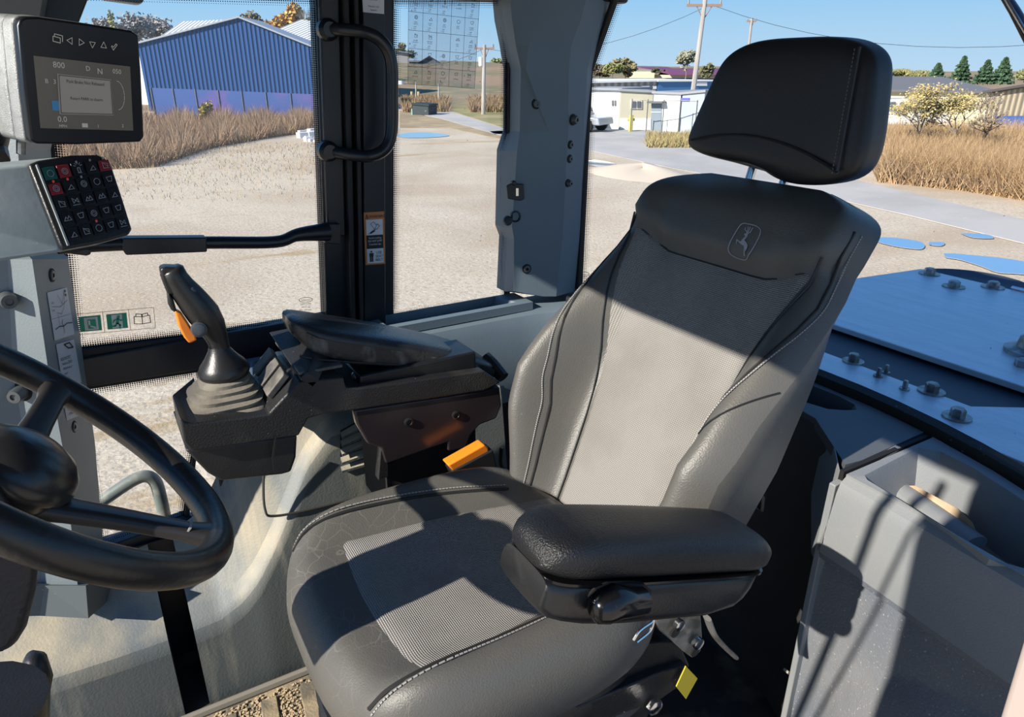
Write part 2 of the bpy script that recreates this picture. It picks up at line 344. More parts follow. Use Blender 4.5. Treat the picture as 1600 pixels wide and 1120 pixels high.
# rear glass: gently bowed across the cab
def rearX(y, z): return 1.235-.32*max(0, y-.78)**2*1.0-.45*max(0, .78-y)**2+.10*(z+.6)
rw = sthing('window_4', (1.2, .8, -.6))
MB().grid(lambda u, v: V(rearX(u, v), u, v), 24, 8, -.1, 1.545, -.66, .42).build('pane', GLASS, rw, smooth=60)
mm = MB(); uvs = []
def rl(y, z, d=0): return V(rearX(y, z)-.003-d, y, z)
zz = np.linspace(-.60, .40, 12); pL = [onX(0, 0, 1)]*0
# the glass edge beside the corner pillar, dotted border following it
PE = [(905, 470), (908, 400), (913, 300), (922, 112), (942, 56), (962, 0), (974, -34)]
def pillar_edge(px, py):
    p = onY(px, py, 1.49)
    for _ in range(8):
        x = rearX(p.y, p.z)-.004; p = onX(px, py, x)
    return p
E0 = [pillar_edge(*p) for p in PE]; E1 = [pillar_edge(p[0]+13, p[1]+1) for p in PE]
vs = []; acc = 0
for i, (a, b) in enumerate(zip(E0, E1)):
    if i: acc += (a-E0[i-1]).length
    vs += [a, b]; uvs += [(acc/.0042, 0), (acc/.0042, 5)]
o = MB().add(vs, [(2*i, 2*i+1, 2*i+3, 2*i+2) for i in range(len(PE)-1)]).build('dotted_border', FRIT, rw, smooth=0); set_uv(o, lambda co, i: uvs[i])
m = MB(); m.tube([p+V(-.003, 0, 0) for p in E0], .009, 8); m.build('rubber_seal', RUBBER, rw)

# --- door frame post between the two right windows (dark, ridged)
def vstrip(m, xt0, xt1, xb0, xb1, y, th, yt=-30, yb=512):
    q = [onY(xt0, yt, y), onY(xt1, yt, y), onY(xb1, yb, y), onY(xb0, yb, y)]; return m.prism(q, (0, th, 0))
bp = sthing('trim_1', tuple(onY(560, 500, 1.54)))
m = MB(); vstrip(m, 493, 614, 511, 612, 1.535, .05); m.build('post', FRAME, bp, bevel=.003)
m = MB(); vstrip(m, 535, 546, 549, 557, 1.505, .035); m.build('seal_ridge', RUBBER, bp, bevel=.004)
m = MB(); vstrip(m, 553, 560, 563, 569, 1.500, .04); m.build('seal_ridge', RUBBER, bp, bevel=.003)
m = MB(); vstrip(m, 566, 601, 569, 603, 1.515, .03); m.build('flat_cover', FRAME, bp, bevel=.003)
m = MB(); vstrip(m, 498, 530, 512, 541, 1.52, .03, yb=370); m.build('flat_cover', BLACK, bp, bevel=.004)
# header above the right windows and the roof slab (its edges shade the upper backrest)
zt = onY(700, -4, YG).z
m = MB(); m.box((-.34, 1.47, zt), (1.2, 1.62, .36)); m.build('trim_2', FRAME, smooth=0, bevel=.01)['kind'] = 'structure'
m = MB(); m.box((-.34, -.12, .33), (1.42, 1.70, .42)); m.build('ceiling', mat('roof_liner', (.12, .13, .14), .8), smooth=0)['kind'] = 'structure'
# the left door frame post beside the camera and an unseen panel added and cut to shade the rear console
m = MB(); m.tube([(-.24, -.10, .35), (-.24, -.10, -1.3)], .05, 12); m.build('trim_3', BLACK)['kind'] = 'structure'
m = MB(); m.prism([V(-.36, -.12, -1.3), V(-.36, .235, -1.3), V(-.36, .235, .33), V(-.36, .065, .33), V(-.36, .065, -.1), V(-.36, -.12, -.1)], (.06, 0, 0)); m.build('shade_panel', BLACK, smooth=0)['kind'] = 'structure'
WW = thing('shadow_rods', (-.33, .3, .3), 'pair of thin unseen rods added ahead of the steering wheel to cast bar shadows', 'wiper')
MB().tube([(-.33, .285, .30), (-.33, .40, -.42)], .008, 8).build('arm_rod', TUBE, WW); MB().tube([(-.35, .225, .30), (-.35, .37, -.42)], .004, 8).build('thin_shadow_rod', RUBBER, WW)  # unseen rods added to throw thin bar shadows on the rear console
# --- right front corner pillar
AP = sthing('trim_4', tuple(onY(90, 950, 1.45)))
rows = [(-60, (-120, 40, 92, 150), 0), (30, (-120, 10, 60, 122), 0), (235, (-110, -12, 28, 79), 0), (395, (-95, 0, 40, 96), 0), (405, (-90, 12, 50, 106), 0), (575, (-60, 20, 75, 132), 0), (700, (-40, 40, 98, 149), 0), (905, (-20, 66, 120, 166), 0), (945, (-20, 72, 126, 170), 0)]
ys = (1.40, 1.415, 1.39, 1.525)
m = MB(); R = []
for py, xs, _ in rows:
    P = [onY(x, py, y) for x, y in zip(xs, ys)]; P += [V(P[3].x, 1.56, P[3].z), V(P[0].x-.02, 1.56, P[0].z)]; R.append(P)
m.rings(R); m.build('pillar_cover', TRIM, AP, smooth=12)
m = MB(); R = []
for py, xs, g in ((915, (-20, 70, 134, 186), 0), (958, (-20, 62, 138, 190), .03), ):
    P = [onY(x, py-(30 if i == 3 else 0)+(g and (6, 4, 8, -8)[i]), y-.012) for i, (x, y) in enumerate(zip(xs, ys))]; P += [V(P[3].x, 1.56, P[3].z), V(P[0].x-.02, 1.56, P[0].z)]; R.append(P)
m.rings(R); m.build('pillar_foot', mat('pillar_foot_grey', (.12, .14, .145), .6, spots=(.4, .38, .33), sscale=120), AP, smooth=12)
# dark upper corner by the windscreen
m = MB(); m.prism([onY(x, y, 1.37) for x, y in [(-150, -60), (152, -60), (137, 0), (123, 36), (100, 110), (-150, 110)]], (0, .02, 0)); m.build('upper_frame', FRAME, AP, bevel=.004)
m = MB(); m.prism([onY(x, y, 1.34) for x, y in [(-150, -60), (84, -60), (64, 60), (-150, 60)]], (0, .03, 0)); m.build('upper_cover', mat('dark_grey_trim', (.06, .065, .065), .6), AP, bevel=.006)
# --- rear right corner pillar (angled faces)
CP = sthing('trim_5', tuple(onY(840, 460, 1.46)))
cols_y = (1.53, 1.475, 1.462, 1.455, 1.475, 1.50)
lev = [(-40, (780, 794, 850, 925, 955, 972)), (30, (786, 800, 838, 908, 940, 952)), (70, (794, 806, 826, 893, 928, 936)), (108, (800, 814, 822, 889, 918, 925)),
       (205, (799, 812, 857, 888, 912, 918)), (236, (789, 808, 857, 886, 910, 916)), (355, (786, 800, 852, 880, 906, 911)), (372, (792, 803, 850, 879, 905, 910)), (455, (788, 803, 848, 869, 898, 905))]
R = []
for py, xs in lev:
    P = [onY(x, py+(i in (2, 3))*8*(py > 400), y) for i, (x, y) in enumerate(zip(xs, cols_y))]; P += [V(P[-1].x, 1.57, P[-1].z), V(P[0].x, 1.57, P[0].z)]; R.append(P)
MB().rings(R).build('pillar_cover', TRIMC, CP, smooth=8)
# --- floor, walls
m = MB(); m.box((-.7, -.05, -1.36), (1.15, 1.6, -1.3)); m.build('floor', mat('cab_floor', (.03, .03, .032), .8, col2=(.16, .13, .09), scale=9, lo=.5, hi=.7), smooth=0)['kind'] = 'structure'
m = MB(); m.box((-.8, 1.5, -1.3), (-.16, 1.6, -1.03)); m.box((-.16, 1.52, -1.3), (1.25, 1.6, -.97)); m.build('wall_right', FRAME, smooth=0)['kind'] = 'structure'
m = MB()
q = [onY(117, 562, 1.53), onY(520, 492, 1.53), onY(520, 545, 1.53), onY(124, 607, 1.53)]; m.prism(q, (0, .04, 0)); m.build('trim_6', FRAME, bevel=.004)['kind'] = 'structure'
m = MB(); m.box((.128, 1.50, -.98), (1.15, 1.58, -.60)); m.build('trim_7', FRAME, bevel=.004)['kind'] = 'structure'
m = MB(); m.prism([onY(157, 858, 1.53), onY(300, 806, 1.53), onY(300, 830, 1.53), onY(157, 885, 1.53)], (0, .04, 0)); m.build('trim_8', FRAME, bevel=.004)['kind'] = 'structure'
m = MB(); m.box((1.245, -.1, -1.3), (1.29, 1.6, -.64)); m.build('wall_rear', VOID, smooth=0)['kind'] = 'structure'
# --- right sill moulding: bin tops and inner face
ZS = -.565
RS = thing('right_sill_console', (.7, 1.45, -.75), 'grey moulded sill console with storage bins below the right windows', 'console')
def recess(outer, inner, z, depth, inset=.012):
    """flat top at z with a sunken bin; outer / inner are loops of xy, same count"""
    m = MB(); n = len(outer); assert n == len(inner)
    c = Vector((sum(p[0] for p in inner)/n, sum(p[1] for p in inner)/n))
    lo = [(p[0]+(c[0]-p[0])*.12, p[1]+(c[1]-p[1])*.12) for p in inner]
    ri = [(p[0]+(p[0]-c[0])*.02, p[1]+(p[1]-c[1])*.02) for p in inner]
    m.rings([[V(*p, z-.02) for p in outer], [V(*p, z) for p in outer], [V(*p, z+.002) for p in ri], [V(*p, z-.006) for p in inner], [V(*p, z-depth) for p in lo]], cap=False)
    m.poly([V(*p, z-depth) for p in lo]); return m
def xy(px, py, z): p = onZ(px, py, z); return (p.x, p.y)
# front face + top
m = MB(); prof = []
for x in np.linspace(.46, 1.12, 14):
    yf = 1.41-.02*ss(.8, 1.1, x)-.0; yf = 1.44 if x < .0 else yf
    if x > .9: yf = 1.41-.25*max(0, x-.9)
    prof.append([V(x, yf+.02, -.80), V(x, yf, -.74), V(x, yf+.008, -.60), V(x, yf+.022, -.572), V(x, yf+.045, ZS), V(x, 1.545, ZS), V(x, 1.545, -.80)])
m.rings(prof); m.build('moulding', TRIMC, RS, smooth=40)
m = MB(); ins = [xy(622, 489, ZS+.03), xy(752, 462, ZS+.03), xy(783, 478, ZS+.03), xy(776, 487, ZS+.03)]
m2 = recess([(.50, 1.445), (.92, 1.445), (.92, 1.54), (.50, 1.54)], [(.535, 1.462), (.875, 1.462), (.855, 1.53), (.535, 1.53)], ZS+.02, .05); m2.build('storage_bin', TRIMC, RS, smooth=20)
# front low bin near the joystick
SB = thing('front_sill_bin', (.25, 1.45, -.66), 'blue-grey open storage bin behind the joystick below the window', 'storage bin')
zb = -.575
m = recess([(.175, 1.35), (.42, 1.35), (.44, 1.50), (.20, 1.50), ], [(.215, 1.375), (.40, 1.375), (.40, 1.475), (.235, 1.475)], zb, .09)
m.rings([[V(.17, 1.345, -.66), V(.43, 1.345, -.66), V(.44, 1.5, -.66), V(.20, 1.5, -.66)], [V(.175, 1.35, zb-.012), V(.42, 1.35, zb-.012), V(.44, 1.5, zb-.012), V(.20, 1.5, zb-.012)]], cap=False)
m.build('bin_body', mat('blue_grey_trim', (.10, .14, .19), .5, bump=.1), SB, smooth=20, bevel=.003)
# round speaker-like boss at foot of post
m = MB(); c = onY(580, 499, 1.44); m.lathe((c.x, 1.46, -.575), (0, -.25, 1), [(.062, -.03), (.062, .006), (.055, .016), (.045, .014), (.04, .004), (.002, .004)], 28)
tag(m.build('sill_speaker', BLACK), 'round black speaker on the sill at the foot of the door post', 'speaker')

# --- lower right side panel: dusty moulded trough along the wall
LP = thing('lower_side_panel', (.1, 1.34, -1.3), 'dusty scuffed moulded lower side panel beside the cab floor', 'panel')
xs_ = [-.75, -.26, -.12, .0, .07, .12, .16, .20, .24, .30, .36, .8]
zc_ = [-1.085, -1.085, -1.09, -1.09, -1.085, -1.06, -1.02, -.965, -.90, -.80, -.74, -.72]
zb_ = [-1.0, -1.0, -.985, -.965, -.93, -.86, -.78, -.70, -.66, -.63, -.62, -.62]
yc_ = [1.36, 1.36, 1.36, 1.36, 1.36, 1.36, 1.36, 1.37, 1.38, 1.40, 1.41, 1.41]
P_ = []
for x in np.concatenate([np.linspace(-.75, -.037, 16), np.linspace(0.014, .42, 30), np.linspace(.45, .8, 6)]):
    zc, zk, yc = interp(x, xs_, zc_), interp(x, xs_, zb_), interp(x, xs_, yc_)
    P_.append([V(x, 1.325+.0*x, -1.3), V(x, yc-.012, zc-.05), V(x, yc-.004, zc-.02), V(x, yc+.012, zc-.004), V(x, yc+.035, zc+.01), V(x, lerp(yc, 1.52, .6), lerp(zc, zk, .6)), V(x, 1.52, zk), V(x, 1.53, -1.3)])
SEAM_SHADE_X = -.035  # gap at the seam left wide to stand in for a shadow band
front = [r for r in P_ if r[0].x <= SEAM_SHADE_X]; back = [r for r in P_ if r[0].x > .012]
MB().rings(front).build('front_section', TRIMDUST, LP, smooth=50)
MB().rings(back).build('rear_section', TRIMDUST, LP, smooth=50)
# vents and hatch outline
vq = Q(onY(531, 672, 1.398), onY(588, 640, 1.398), onY(590, 722, 1.398), onY(531, 737, 1.398), .002)
m = MB(); vq.rect(m, 0, 0, 1, 1); m.build('vent_backing', VOID, LP, smooth=0)
for k in range(5):
    m = MB(); a = k/5+.03; m.prism([vq.p(0, a, 2), vq.p(1, a, 2), vq.p(1, a+.07, 8), vq.p(0, a+.07, 8)], V(0, 0, -.006)); m.build('vent_slat', TRIMDUST, LP, smooth=0)
hp = bez([onY(418, 700, 1.372), onY(412, 740, 1.372), onY(414, 795, 1.372), onY(430, 806, 1.372), onY(500, 792, 1.378), onY(590, 768, 1.385)], 6)
MB().tube(hp, .0028, 6).build('hatch_seam', mat('dark_seam', (.04, .04, .035), .8), LP)

# --- rear consoles
ZR = -.60
def backY(y): return rearX(y, ZR)-.012
LC = thing('left_rear_console', (1.1, .3, -1.3), 'light grey left rear console with an open storage tray and scuffed front', 'console')
oy = [.565, .565, .48, .38, .28, .15, .0, -.09, -.09, 0.0, .15, .3, .45, .565]
ox = [.962, .96, .958, .95, .942, .932, .92, .915, backY(-.09)-.0, backY(0), backY(.15), backY(.3), backY(.45), backY(.565)]
inn = [xy(1354, 745, ZR), xy(1358, 752, ZR), xy(1420, 790, ZR), xy(1490, 835, ZR), xy(1545, 873, ZR), xy(1600, 888, ZR), xy(1680, 890, ZR), xy(1720, 860, ZR), xy(1730, 840, ZR), xy(1700, 830, ZR), xy(1600, 785, ZR), xy(1520, 733, ZR), xy(1470, 708, ZR), xy(1436, 702, ZR)]
m = recess(list(zip(ox, oy)), inn, ZR, .10)
m.build('tray_top', CONSOLE, LC, smooth=35)
# front face: slopes a little forward to a crease, then falls back
prof = []
for y in [.565, .55, .48, .4, .32, .24, .16, .08, 0, -.09]:
    x0 = interp(y, [-.09, 0, .15, .28, .38, .48, .565], [.915, .92, .932, .942, .95, .958, .961])
    prof.append([V(x0, y, ZR-.004), V(x0-.012, y, ZR-.012), V(x0-.018, y, ZR-.03), V(x0+.0, y+.02, -.765), V(x0+.004, y+.02, -.778), V(x0+.018, y+.022, -.785), V(x0+.03, y+.03, -1.08), V(x0+.035, y+.03, -1.3)])
MB().grid(lambda u, v: prof[int(round(v))][int(round(u))], 2+1, 9, 0, 3, 0, 9).build('front_face', CONSOLE, LC, smooth=35)
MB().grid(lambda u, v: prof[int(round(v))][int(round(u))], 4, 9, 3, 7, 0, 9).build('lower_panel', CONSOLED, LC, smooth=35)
# swelling on lower panel (wheel-arch bulge)
m = MB()
def bul(u, v):
    y = -.1+.62*u; z = -1.28+.46*v; rr = ((y-.2)/.30)**2+((z+1.12)/.27)**2
    x0 = interp(y, [-.09, .15, .38, .565], [.915, .932, .95, .961])+.026-(.045*max(0, 1-rr)**.5 if rr < 1 else 0)+.0; return V(x0-.001, y+.028, z)
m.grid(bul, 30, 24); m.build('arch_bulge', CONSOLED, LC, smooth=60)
m = MB(); m.tube([onP(1225, 1045, (.985, 0, 0), (1, 0, .03)), onP(1265, 1080, (.985, 0, 0), (1, 0, .03)), onP(1325, 1125, (.985, 0, 0), (1, 0, .03))], .003, 6); m.build('scuffed_ridge', mat('worn_edge', (.45, .42, .33), .7), LC)
m = MB(); m.prism([V(.945, .57, ZR-.02), V(1.12, .572, ZR), V(1.12, .60, -1.3), V(.985, .60, -1.3), V(.965, .585, -.78)], (0, .012, 0)); m.build('side_face', CONSOLE, LC, bevel=.002)
# middle console behind the seat
MC = thing('middle_rear_console', (1.15, 1.0, -1.3), 'dark grey centre rear console with a deep slot, behind the seat', 'console')
oy = [.58, .585, .72, .82, .95, 1.1, 1.25, 1.42, 1.42, 1.25, 1.1, .95, .82, .70, .64, .585]
ox = [1.02, .985, 1.085, 1.10, 1.10, 1.10, 1.09, 1.03, backY(1.42), backY(1.25), backY(1.1), backY(.95), backY(.82), backY(.7), backY(.64), backY(.585)]
s0 = [xy(1300, 634, ZR), xy(1310, 640, ZR), xy(1322, 648, ZR), xy(1300, 640, ZR)]
inner = [(1.158, .715), (1.135, .735), (1.125, .77), (1.125, .83), (1.125, .95), (1.125, 1.1), (1.115, 1.2), (1.12, 1.3), (1.14, 1.3), (1.17, 1.2), (1.19, 1.1), (1.2, .95), (1.2, .83), (1.203, .76), (1.195, .72), (1.178, .705)]
m = recess(list(zip(ox, oy)), inner, ZR, .16); m.cm = 0
m.build('console_top', mat('dark_grey_console', (.07, .078, .09), .5, bump=.1, bscale=300, col2=(.09, .098, .105), scale=4), MC, smooth=35)
m = MB(); m.grid(lambda u, v: V(interp(u, [.60, .72, .82, 1.25, 1.42], [1.03, 1.085, 1.10, 1.09, 1.03])+.004*v, u, ZR-.012-.69*v), 14, 6, .60, 1.42, 0, 1); m.build('front_face', mat('charcoal_panel', (.035, .036, .038), .6, col2=(.05, .05, .05), scale=6), MC, smooth=40)
m = MB(); m.prism([V(.962, .578, ZR), V(1.10, .70, ZR-.0), V(1.10, .70, ZR-.02), V(1.03, .66, -.72), V(.97, .60, -.79), V(.953, .578, -.74)], (.008, .01, 0)); m.build('corner_trim', CONSOLE, MC, bevel=.003)
m = MB(); m.prism([V(.964, .572, ZR-.001), V(backY(.572), .572, ZR-.001), V(backY(.572), .58, ZR-.001), V(.964, .58, ZR-.001)], (0, 0, -.02)); m.build('seam_gap', VOID, MC, smooth=0)
# worn wedge lying in the left tray
wp = [onZ(1414, 752, -.665), onZ(1432, 760, -.66), onZ(1530, 822, -.66), onZ(1525, 835, -.67), onZ(1420, 765, -.67)]
m = MB(); a = [onZ(1408, 757, -.66), onZ(1430, 757, -.645), onZ(1500, 795, -.645), onZ(1520, 815, -.645), onZ(1528, 833, -.66), onZ(1500, 818, -.66), onZ(1420, 765, -.66)]
m.prism(a, (0, 0, -.02)); tag(m.build('cardboard_scrap', mat('tan_cardboard', (.55, .40, .26), .8, col2=(.4, .30, .2), scale=30, stretch=(1, 1, 1)), bevel=.003), 'tan cardboard scrap lying in the left rear console tray', 'cardboard')
m = MB(); t0, t1 = onZ(1405, 765, -.665), onZ(1525, 850, -.665); m.tube([t0, lerp(t0, t1, .5), t1], .022, 12, flat=.6); m.build('tray_rib', CONSOLE, LC)
# black gasket and outer sill under the rear glass
m = MB(); pts = []
for y in np.linspace(1.5, -.1, 20): pts.append([V(rearX(y, -.6)-.004, y, -.615), V(rearX(y, -.6)-.004, y, -.585), V(rearX(y, -.6)+.012, y, -.578), V(rearX(y, -.6)+.05, y, -.60), V(rearX(y, -.6)+.05, y, -.66)])
m.rings(pts); m.build('trim_9', mat('speckled_rubber', (.012, .015, .014), .6, spots=(.2, .2, .17), sscale=120, sthr=.69), smooth=40)['kind'] = 'structure'
# ================================================================ OPERATOR SEAT
SEAT = thing('operator_seat', (.42, .80, -1.3), 'grey leather and woven fabric air-suspension operator seat with headrest and left armrest', 'seat')
YC = .805; EV = V(.454, 0, .891); EN = V(-.891, 0, .454); BB = V(.66, YC, -.70)
def hwv(v):
    if v > .5: return .231*(1-.42*((v-.5)/.108)**5)
    return interp(v, [-.08, 0, .1, .2, .35, .45, .54, .585, .61, .625], [.20, .218, .245, .252, .243, .235, .222, .202, .174, .135])
def backn(w, v):
    a = abs(w)/hwv(v)
    n = interp(v, [-.08, 0, .08, .16, .25, .35, .45, .6], [.055, .085, .118, .130, .105, .060, .024, 0])*ss(.52, .84, a)
    n -= .038*max(0, (a-.84)/.16)**2
    vb = .452+.32*max(0, abs(w)-.105)
    n += .026*ss(0, .028, v-vb)*(1-ss(.84, 1, a)*.9)
    n += .004*math.cos(w*9)
    n -= .034*max(0, (v-.53)/.078)**2
    return n
def backp(w, v, d=0): return BB+EV*v+EN*(backn(w, v)+d)+V(0, w, 0)
R = []
for v in list(np.linspace(-.08, .53, 34))+list(np.linspace(.54, .592, 9))+[.597, .601, .604, .607, .608]:
    h = hwv(v); ws = [h*math.sin(t) for t in np.linspace(-math.pi/2, math.pi/2, 61)]
    fr = [backp(w, v) for w in ws]; bk = [BB+EV*v+EN*(-.035+.018*ss(.3, .5, v)-.03*math.cos(t)-0)+V(0, h*math.sin(t)*.97, 0) for t in np.linspace(math.pi/2, -math.pi/2, 14)][1:-1]
    k = 1-max(0, (v-.545)/.068)**2*.45
    cn = BB+EV*v+EN*(-.045)
    if k < 1: fr = [cn+(p-cn)-EN*((p-cn).dot(EN))*(1-k) for p in fr]; bk = [cn+(p-cn)-EN*((p-cn).dot(EN))*(1-k) for p in bk]
    R.append(fr+bk)
MB().rings(R).build('backrest', LEATHER, SEAT, smooth=75)
def wp(v): return interp(v, [-.05, 0, .12, .25, .38, .47, .6], [.10, .105, .122, .145, .175, .195, .2])
def vtop(w): return .452+.32*max(0, abs(w)-.105)+.004
def fp(u, t):
    v0 = -.05; v = v0+(vtop(u*.19)-v0)*t; w = u*wp(v)
    e = min(1, (1-abs(u))*14, (1-t)*30); return backp(w, v, -.002+.006*e**.5)
m = MB(); m.grid(fp, 36, 40, -1, 1, 0, 1); o = m.build('back_centre_panel', FABRIC, SEAT, smooth=80)
set_uv(o, lambda co, i: (co.y, (co-BB).dot(EV)))
# bolster seams with stitching
def seam(pts, name, r=.0022, M=None, dash=True, d=.003):
    P = [backp(w, v, d) for w, v in pts]; m = MB()
    if not dash: m.tube(P, r, 6)
    else:
        acc = 0; P2 = bez(P, 10); k = 0
        for i in range(0, len(P2)-1, 1):
            a, b = P2[i], P2[i+1]; L = (b-a).length; nseg = max(1, int(L/.006))
            for j in range(nseg): m.tube([lerp(a, b, j/nseg), lerp(a, b, (j+.7)/nseg)], r*.5, 5)
    return m.build(name, M or STITCH, SEAT)
for s in (-1, 1):
    pts = [(s*min(wp(v)+(.045 if v < .3 else .045-.05*(v-.3)), hwv(v)-.016), v) for v in np.linspace(-.04, .55, 16)]
    seam([(w, v) for w, v in pts], 'bolster_seam', .0022, mat('near_black_seam', (.012, .012, .012), .7), False, .0005)  # near-black tube laid along the seam
    seam([(w+s*.006, v) for w, v in pts], 'bolster_stitching')
    seam([(s*(wp(v)+.004), v) for v in np.linspace(-.04, .5, 14)], 'panel_piping', .0018, LEATHERD, False, .002)
seam([(w, vtop(w)-.004) for w in np.linspace(-.19, .19, 15)], 'pillow_seam', .0016, LEATHERD, False, .0005)
seam([(-.195-.006*i, .21+.012*i) for i in range(9)], 'side_seam', .0014, LEATHERD, False, .001)
# leaping-deer emblem stitched on the pillow
ec = V(0, 0, 0); ew, ev = -.062, .497
def ef(x, y): return backp(ew-x*.0235, ev+y*.0275, .0012)   # x right in the photo, y up
m = MB()
oct_ = [(-.55, .95), (.3, .95), (.8, .82), (.98, .5), (.95, -.2), (.80, -.75), (.5, -.98), (-.3, -.98), (-.8, -.85), (-.98, -.45), (-.95, .2), (-.8, .8), (-.55, .95)]
m.tube([ef(*p) for p in bez([V(a*.98, b, 0) for a, b in oct_], 4) and [(q.x, q.y) for q in bez([V(a, b, 0) for a, b in oct_], 4)]], .0008, 5)
deer = [[(-.05, .42), (-.22, .36), (-.12, .27), (-.02, .25), (-.18, .02), (-.22, -.12), (-.5, -.05), (-.62, -.02), (-.5, -.3), (-.44, -.3), (-.52, -.1), (-.2, -.22), (.0, -.27), (.18, -.3), (.3, -.5), (.42, -.8), (.52, -.82), (.46, -.6), (.5, -.4), (.45, -.2), (.2, -.05), (.02, .0), (.1, .25), (.1, .4)]]
for d in deer: m.poly([ef(*p) for p in d])
for a in ([(-.02, .4), (-.12, .55), (-.3, .6), (-.3, .72)], [(-.02, .4), (-.05, .6), (-.15, .8)], [(0, .4), (.05, .62), (.02, .82)], [(.03, .4), (.2, .55), (.22, .8)]): m.tube([ef(*p) for p in a], .0008, 5)
m.build('deer_emblem', mat('pale_emblem', (.36, .36, .40), .6), SEAT, smooth=0)['label'] = 'pale grey leaping deer emblem in a rounded shield outline'
# headrest
R = []; hc = V(1.0, .80, 0)
prof = [(-.166, .30), (-.162, .62), (-.153, .84), (-.135, .97), (-.10, 1.0), (-.05, 1.0), (0, 1.0), (.02, .97), (.034, .88), (.044, .66), (.047, .3)]
for z, k in prof:
    hw = interp(z, [-.165, -.10, 0, .047], [.180, .176, .148, .124]); cy = interp(z, [-.165, .047], [.808, .785])
    R.append([V(.975+(z+.06)*.12+seo(t, .044*min(1, k**.8), hw, 4.5)[0]*(.82 if math.cos(t) < 0 else 1), cy+seo(t, .052, hw*(k if k < .9 else k**.5), 4.0)[1], z+(.022*ss(-1, .3, seo(t, 1, 1, 4)[1])*ss(-.10, -.165, z) if z < -.10 else 0)) for t in np.linspace(0, 2*math.pi, 129)[:-1]])
hr = MB().rings(R).build('headrest', LEATHERD, SEAT, smooth=80, sub=2)
def hfront(y, z, d=.0006): return V(.975+(z+.06)*.12-.044*.82-d-.0003, y, z)
for s, nm in ((-1, .648),):
    P = [hfront(nm+.004+.012*(z+.14)/.17, z, .0005) for z in np.linspace(-.138, .03, 9)]
    MB().tube(P, .0022, 6).build('piping', LEATHERD, hr)
    m = MB()
    for a, b in zip(P[:-1], P[1:]):
        for j in range(4): m.tube([lerp(a, b, j/4)+V(-.002, .006, 0), lerp(a, b, (j+.6)/4)+V(-.002, .006, 0)], .0007, 5)
    m.build('stitching', mat('dim_thread', (.12, .12, .12), .8), hr)
P = [hfront(y, -.128+.030*(1-((y-.8)/.16)**2)-.012*(.8-y)/.16, .0008) for y in np.linspace(.65, .95, 13)]
MB().tube(P, .0022, 6).build('lower_seam', LEATHERD, hr)
for y in (.775, .845):
    MB().tube([(.985, y, -.12), (.96, y, -.21)], .0075, 14).build('headrest_post', CHROME, SEAT)
# cushion
CX, CYs, HX, HW = .397, .806, .262, .250
def ctop(x, y):
    a = abs(y-CYs)/HW; z = -.705+.030*ss(.55, .85, a)-.008*ss(.3, .6, x)+.008*ss(.35, .15, x)-.006*math.cos((y-CYs)*8)
    return z
R = []; ts = np.linspace(0, 2*math.pi, 73)[:-1]
def outl(t):
    a, b = seo(t, HX, HW, 3.4); return a, b
for r in [.02]+list(np.linspace(.08, .84, 14))+[.88, .92, .95, .975, .99, 1.0]:
    row = []
    for t in ts:
        a, b = outl(t); x, y = CX+a*r, CYs+b*r; d = max(0, (r-.80)/.20); row.append(V(x, y, ctop(x, y)-.075*(1-math.sqrt(max(0, 1-d*d)))))
    R.append(row)
for z, k in ((-.785, .985), (-.80, .965), (-.815, .93), (-.825, .87)): R.append([V(CX+outl(t)[0]*k, CYs+outl(t)[1]*k, z) for t in ts])
cush = MB().rings(R).build('seat_cushion', LEATHC, SEAT, smooth=80)
PQ = [V(.238, .945, 0), V(.235, .615, 0), V(.64, .685, 0), V(.64, .93, 0)]
def csurf(x, y):
    r = (abs((x-CX)/HX)**3.4+abs((y-CYs)/HW)**3.4)**(1/3.4); d = min(1, max(0, (r-.80)/.20)); return ctop(x, y)-.075*(1-math.sqrt(max(0, 1-d*d)))
def cp(u, v):
    p = lerp(lerp(V(.240, .617, 0), V(.62, .70, 0), v), lerp(V(.240, .948, 0), V(.62, .90, 0), v), u)
    p = V(p.x-.016*math.sin(math.pi*u)*(1-v), p.y+.012*math.sin(math.pi*v)*(2*u-1), 0)
    e = min(1, u*14, (1-u)*14, v*14, (1-v)*14); return V(p.x, p.y, csurf(p.x, p.y)-.0015+.0065*max(0, e)**.5)
o = MB().grid(cp, 34, 34).build('cushion_centre_panel', FABRIC, SEAT, smooth=80); set_uv(o, lambda co, i: (co.y, co.x))
def cseam(pts, name, M, r=.002, dash=False, d=.002):
    P = bez([V(x, y, csurf(x, y)+d) for x, y in pts], 8); m = MB()
    if not dash: m.tube(P, r, 6)
    else:
        for a, b in zip(P[:-1], P[1:]):
            n = max(1, int((b-a).length/.006))
            for j in range(n): m.tube([lerp(a, b, j/n), lerp(a, b, (j+.7)/n)], r, 5)
    return m.build(name, M, SEAT)
for s in (-1, 1):
    pts = [(.172, CYs+s*.176), (.2, CYs+s*.183), (.26, CYs+s*.186), (.36, CYs+s*.182), (.46, CYs+s*.17), (.56, CYs+s*.15)]
    cseam(pts, 'cushion_seam', MATS['near_black_seam'], .003, d=.0005); cseam([(x, y+s*.007) for x, y in pts], 'cushion_stitching', STITCH, .0012, True)
# lower shell and suspension bellows
m = MB(); m.rings([[V(CX+.01+outl(t)[0]*k, CYs+outl(t)[1]*k, z) for t in ts] for z, k in ((-.825, .86), (-.84, .89), (-.87, .89), (-.88, .85))]); m.build('seat_pan', BLACK, SEAT, smooth=40)
m = MB(); R = []
for i in range(17):
    k = .92 if i % 2 else .84; R.append([V(CX+.01+seo(t, HX*k, HW*k, 5)[0], CYs+seo(t, HX*k, HW*k, 5)[1], -.88-.024*i) for t in ts])
m.rings(R); m.build('suspension_bellows', BLACK, SEAT, smooth=60)
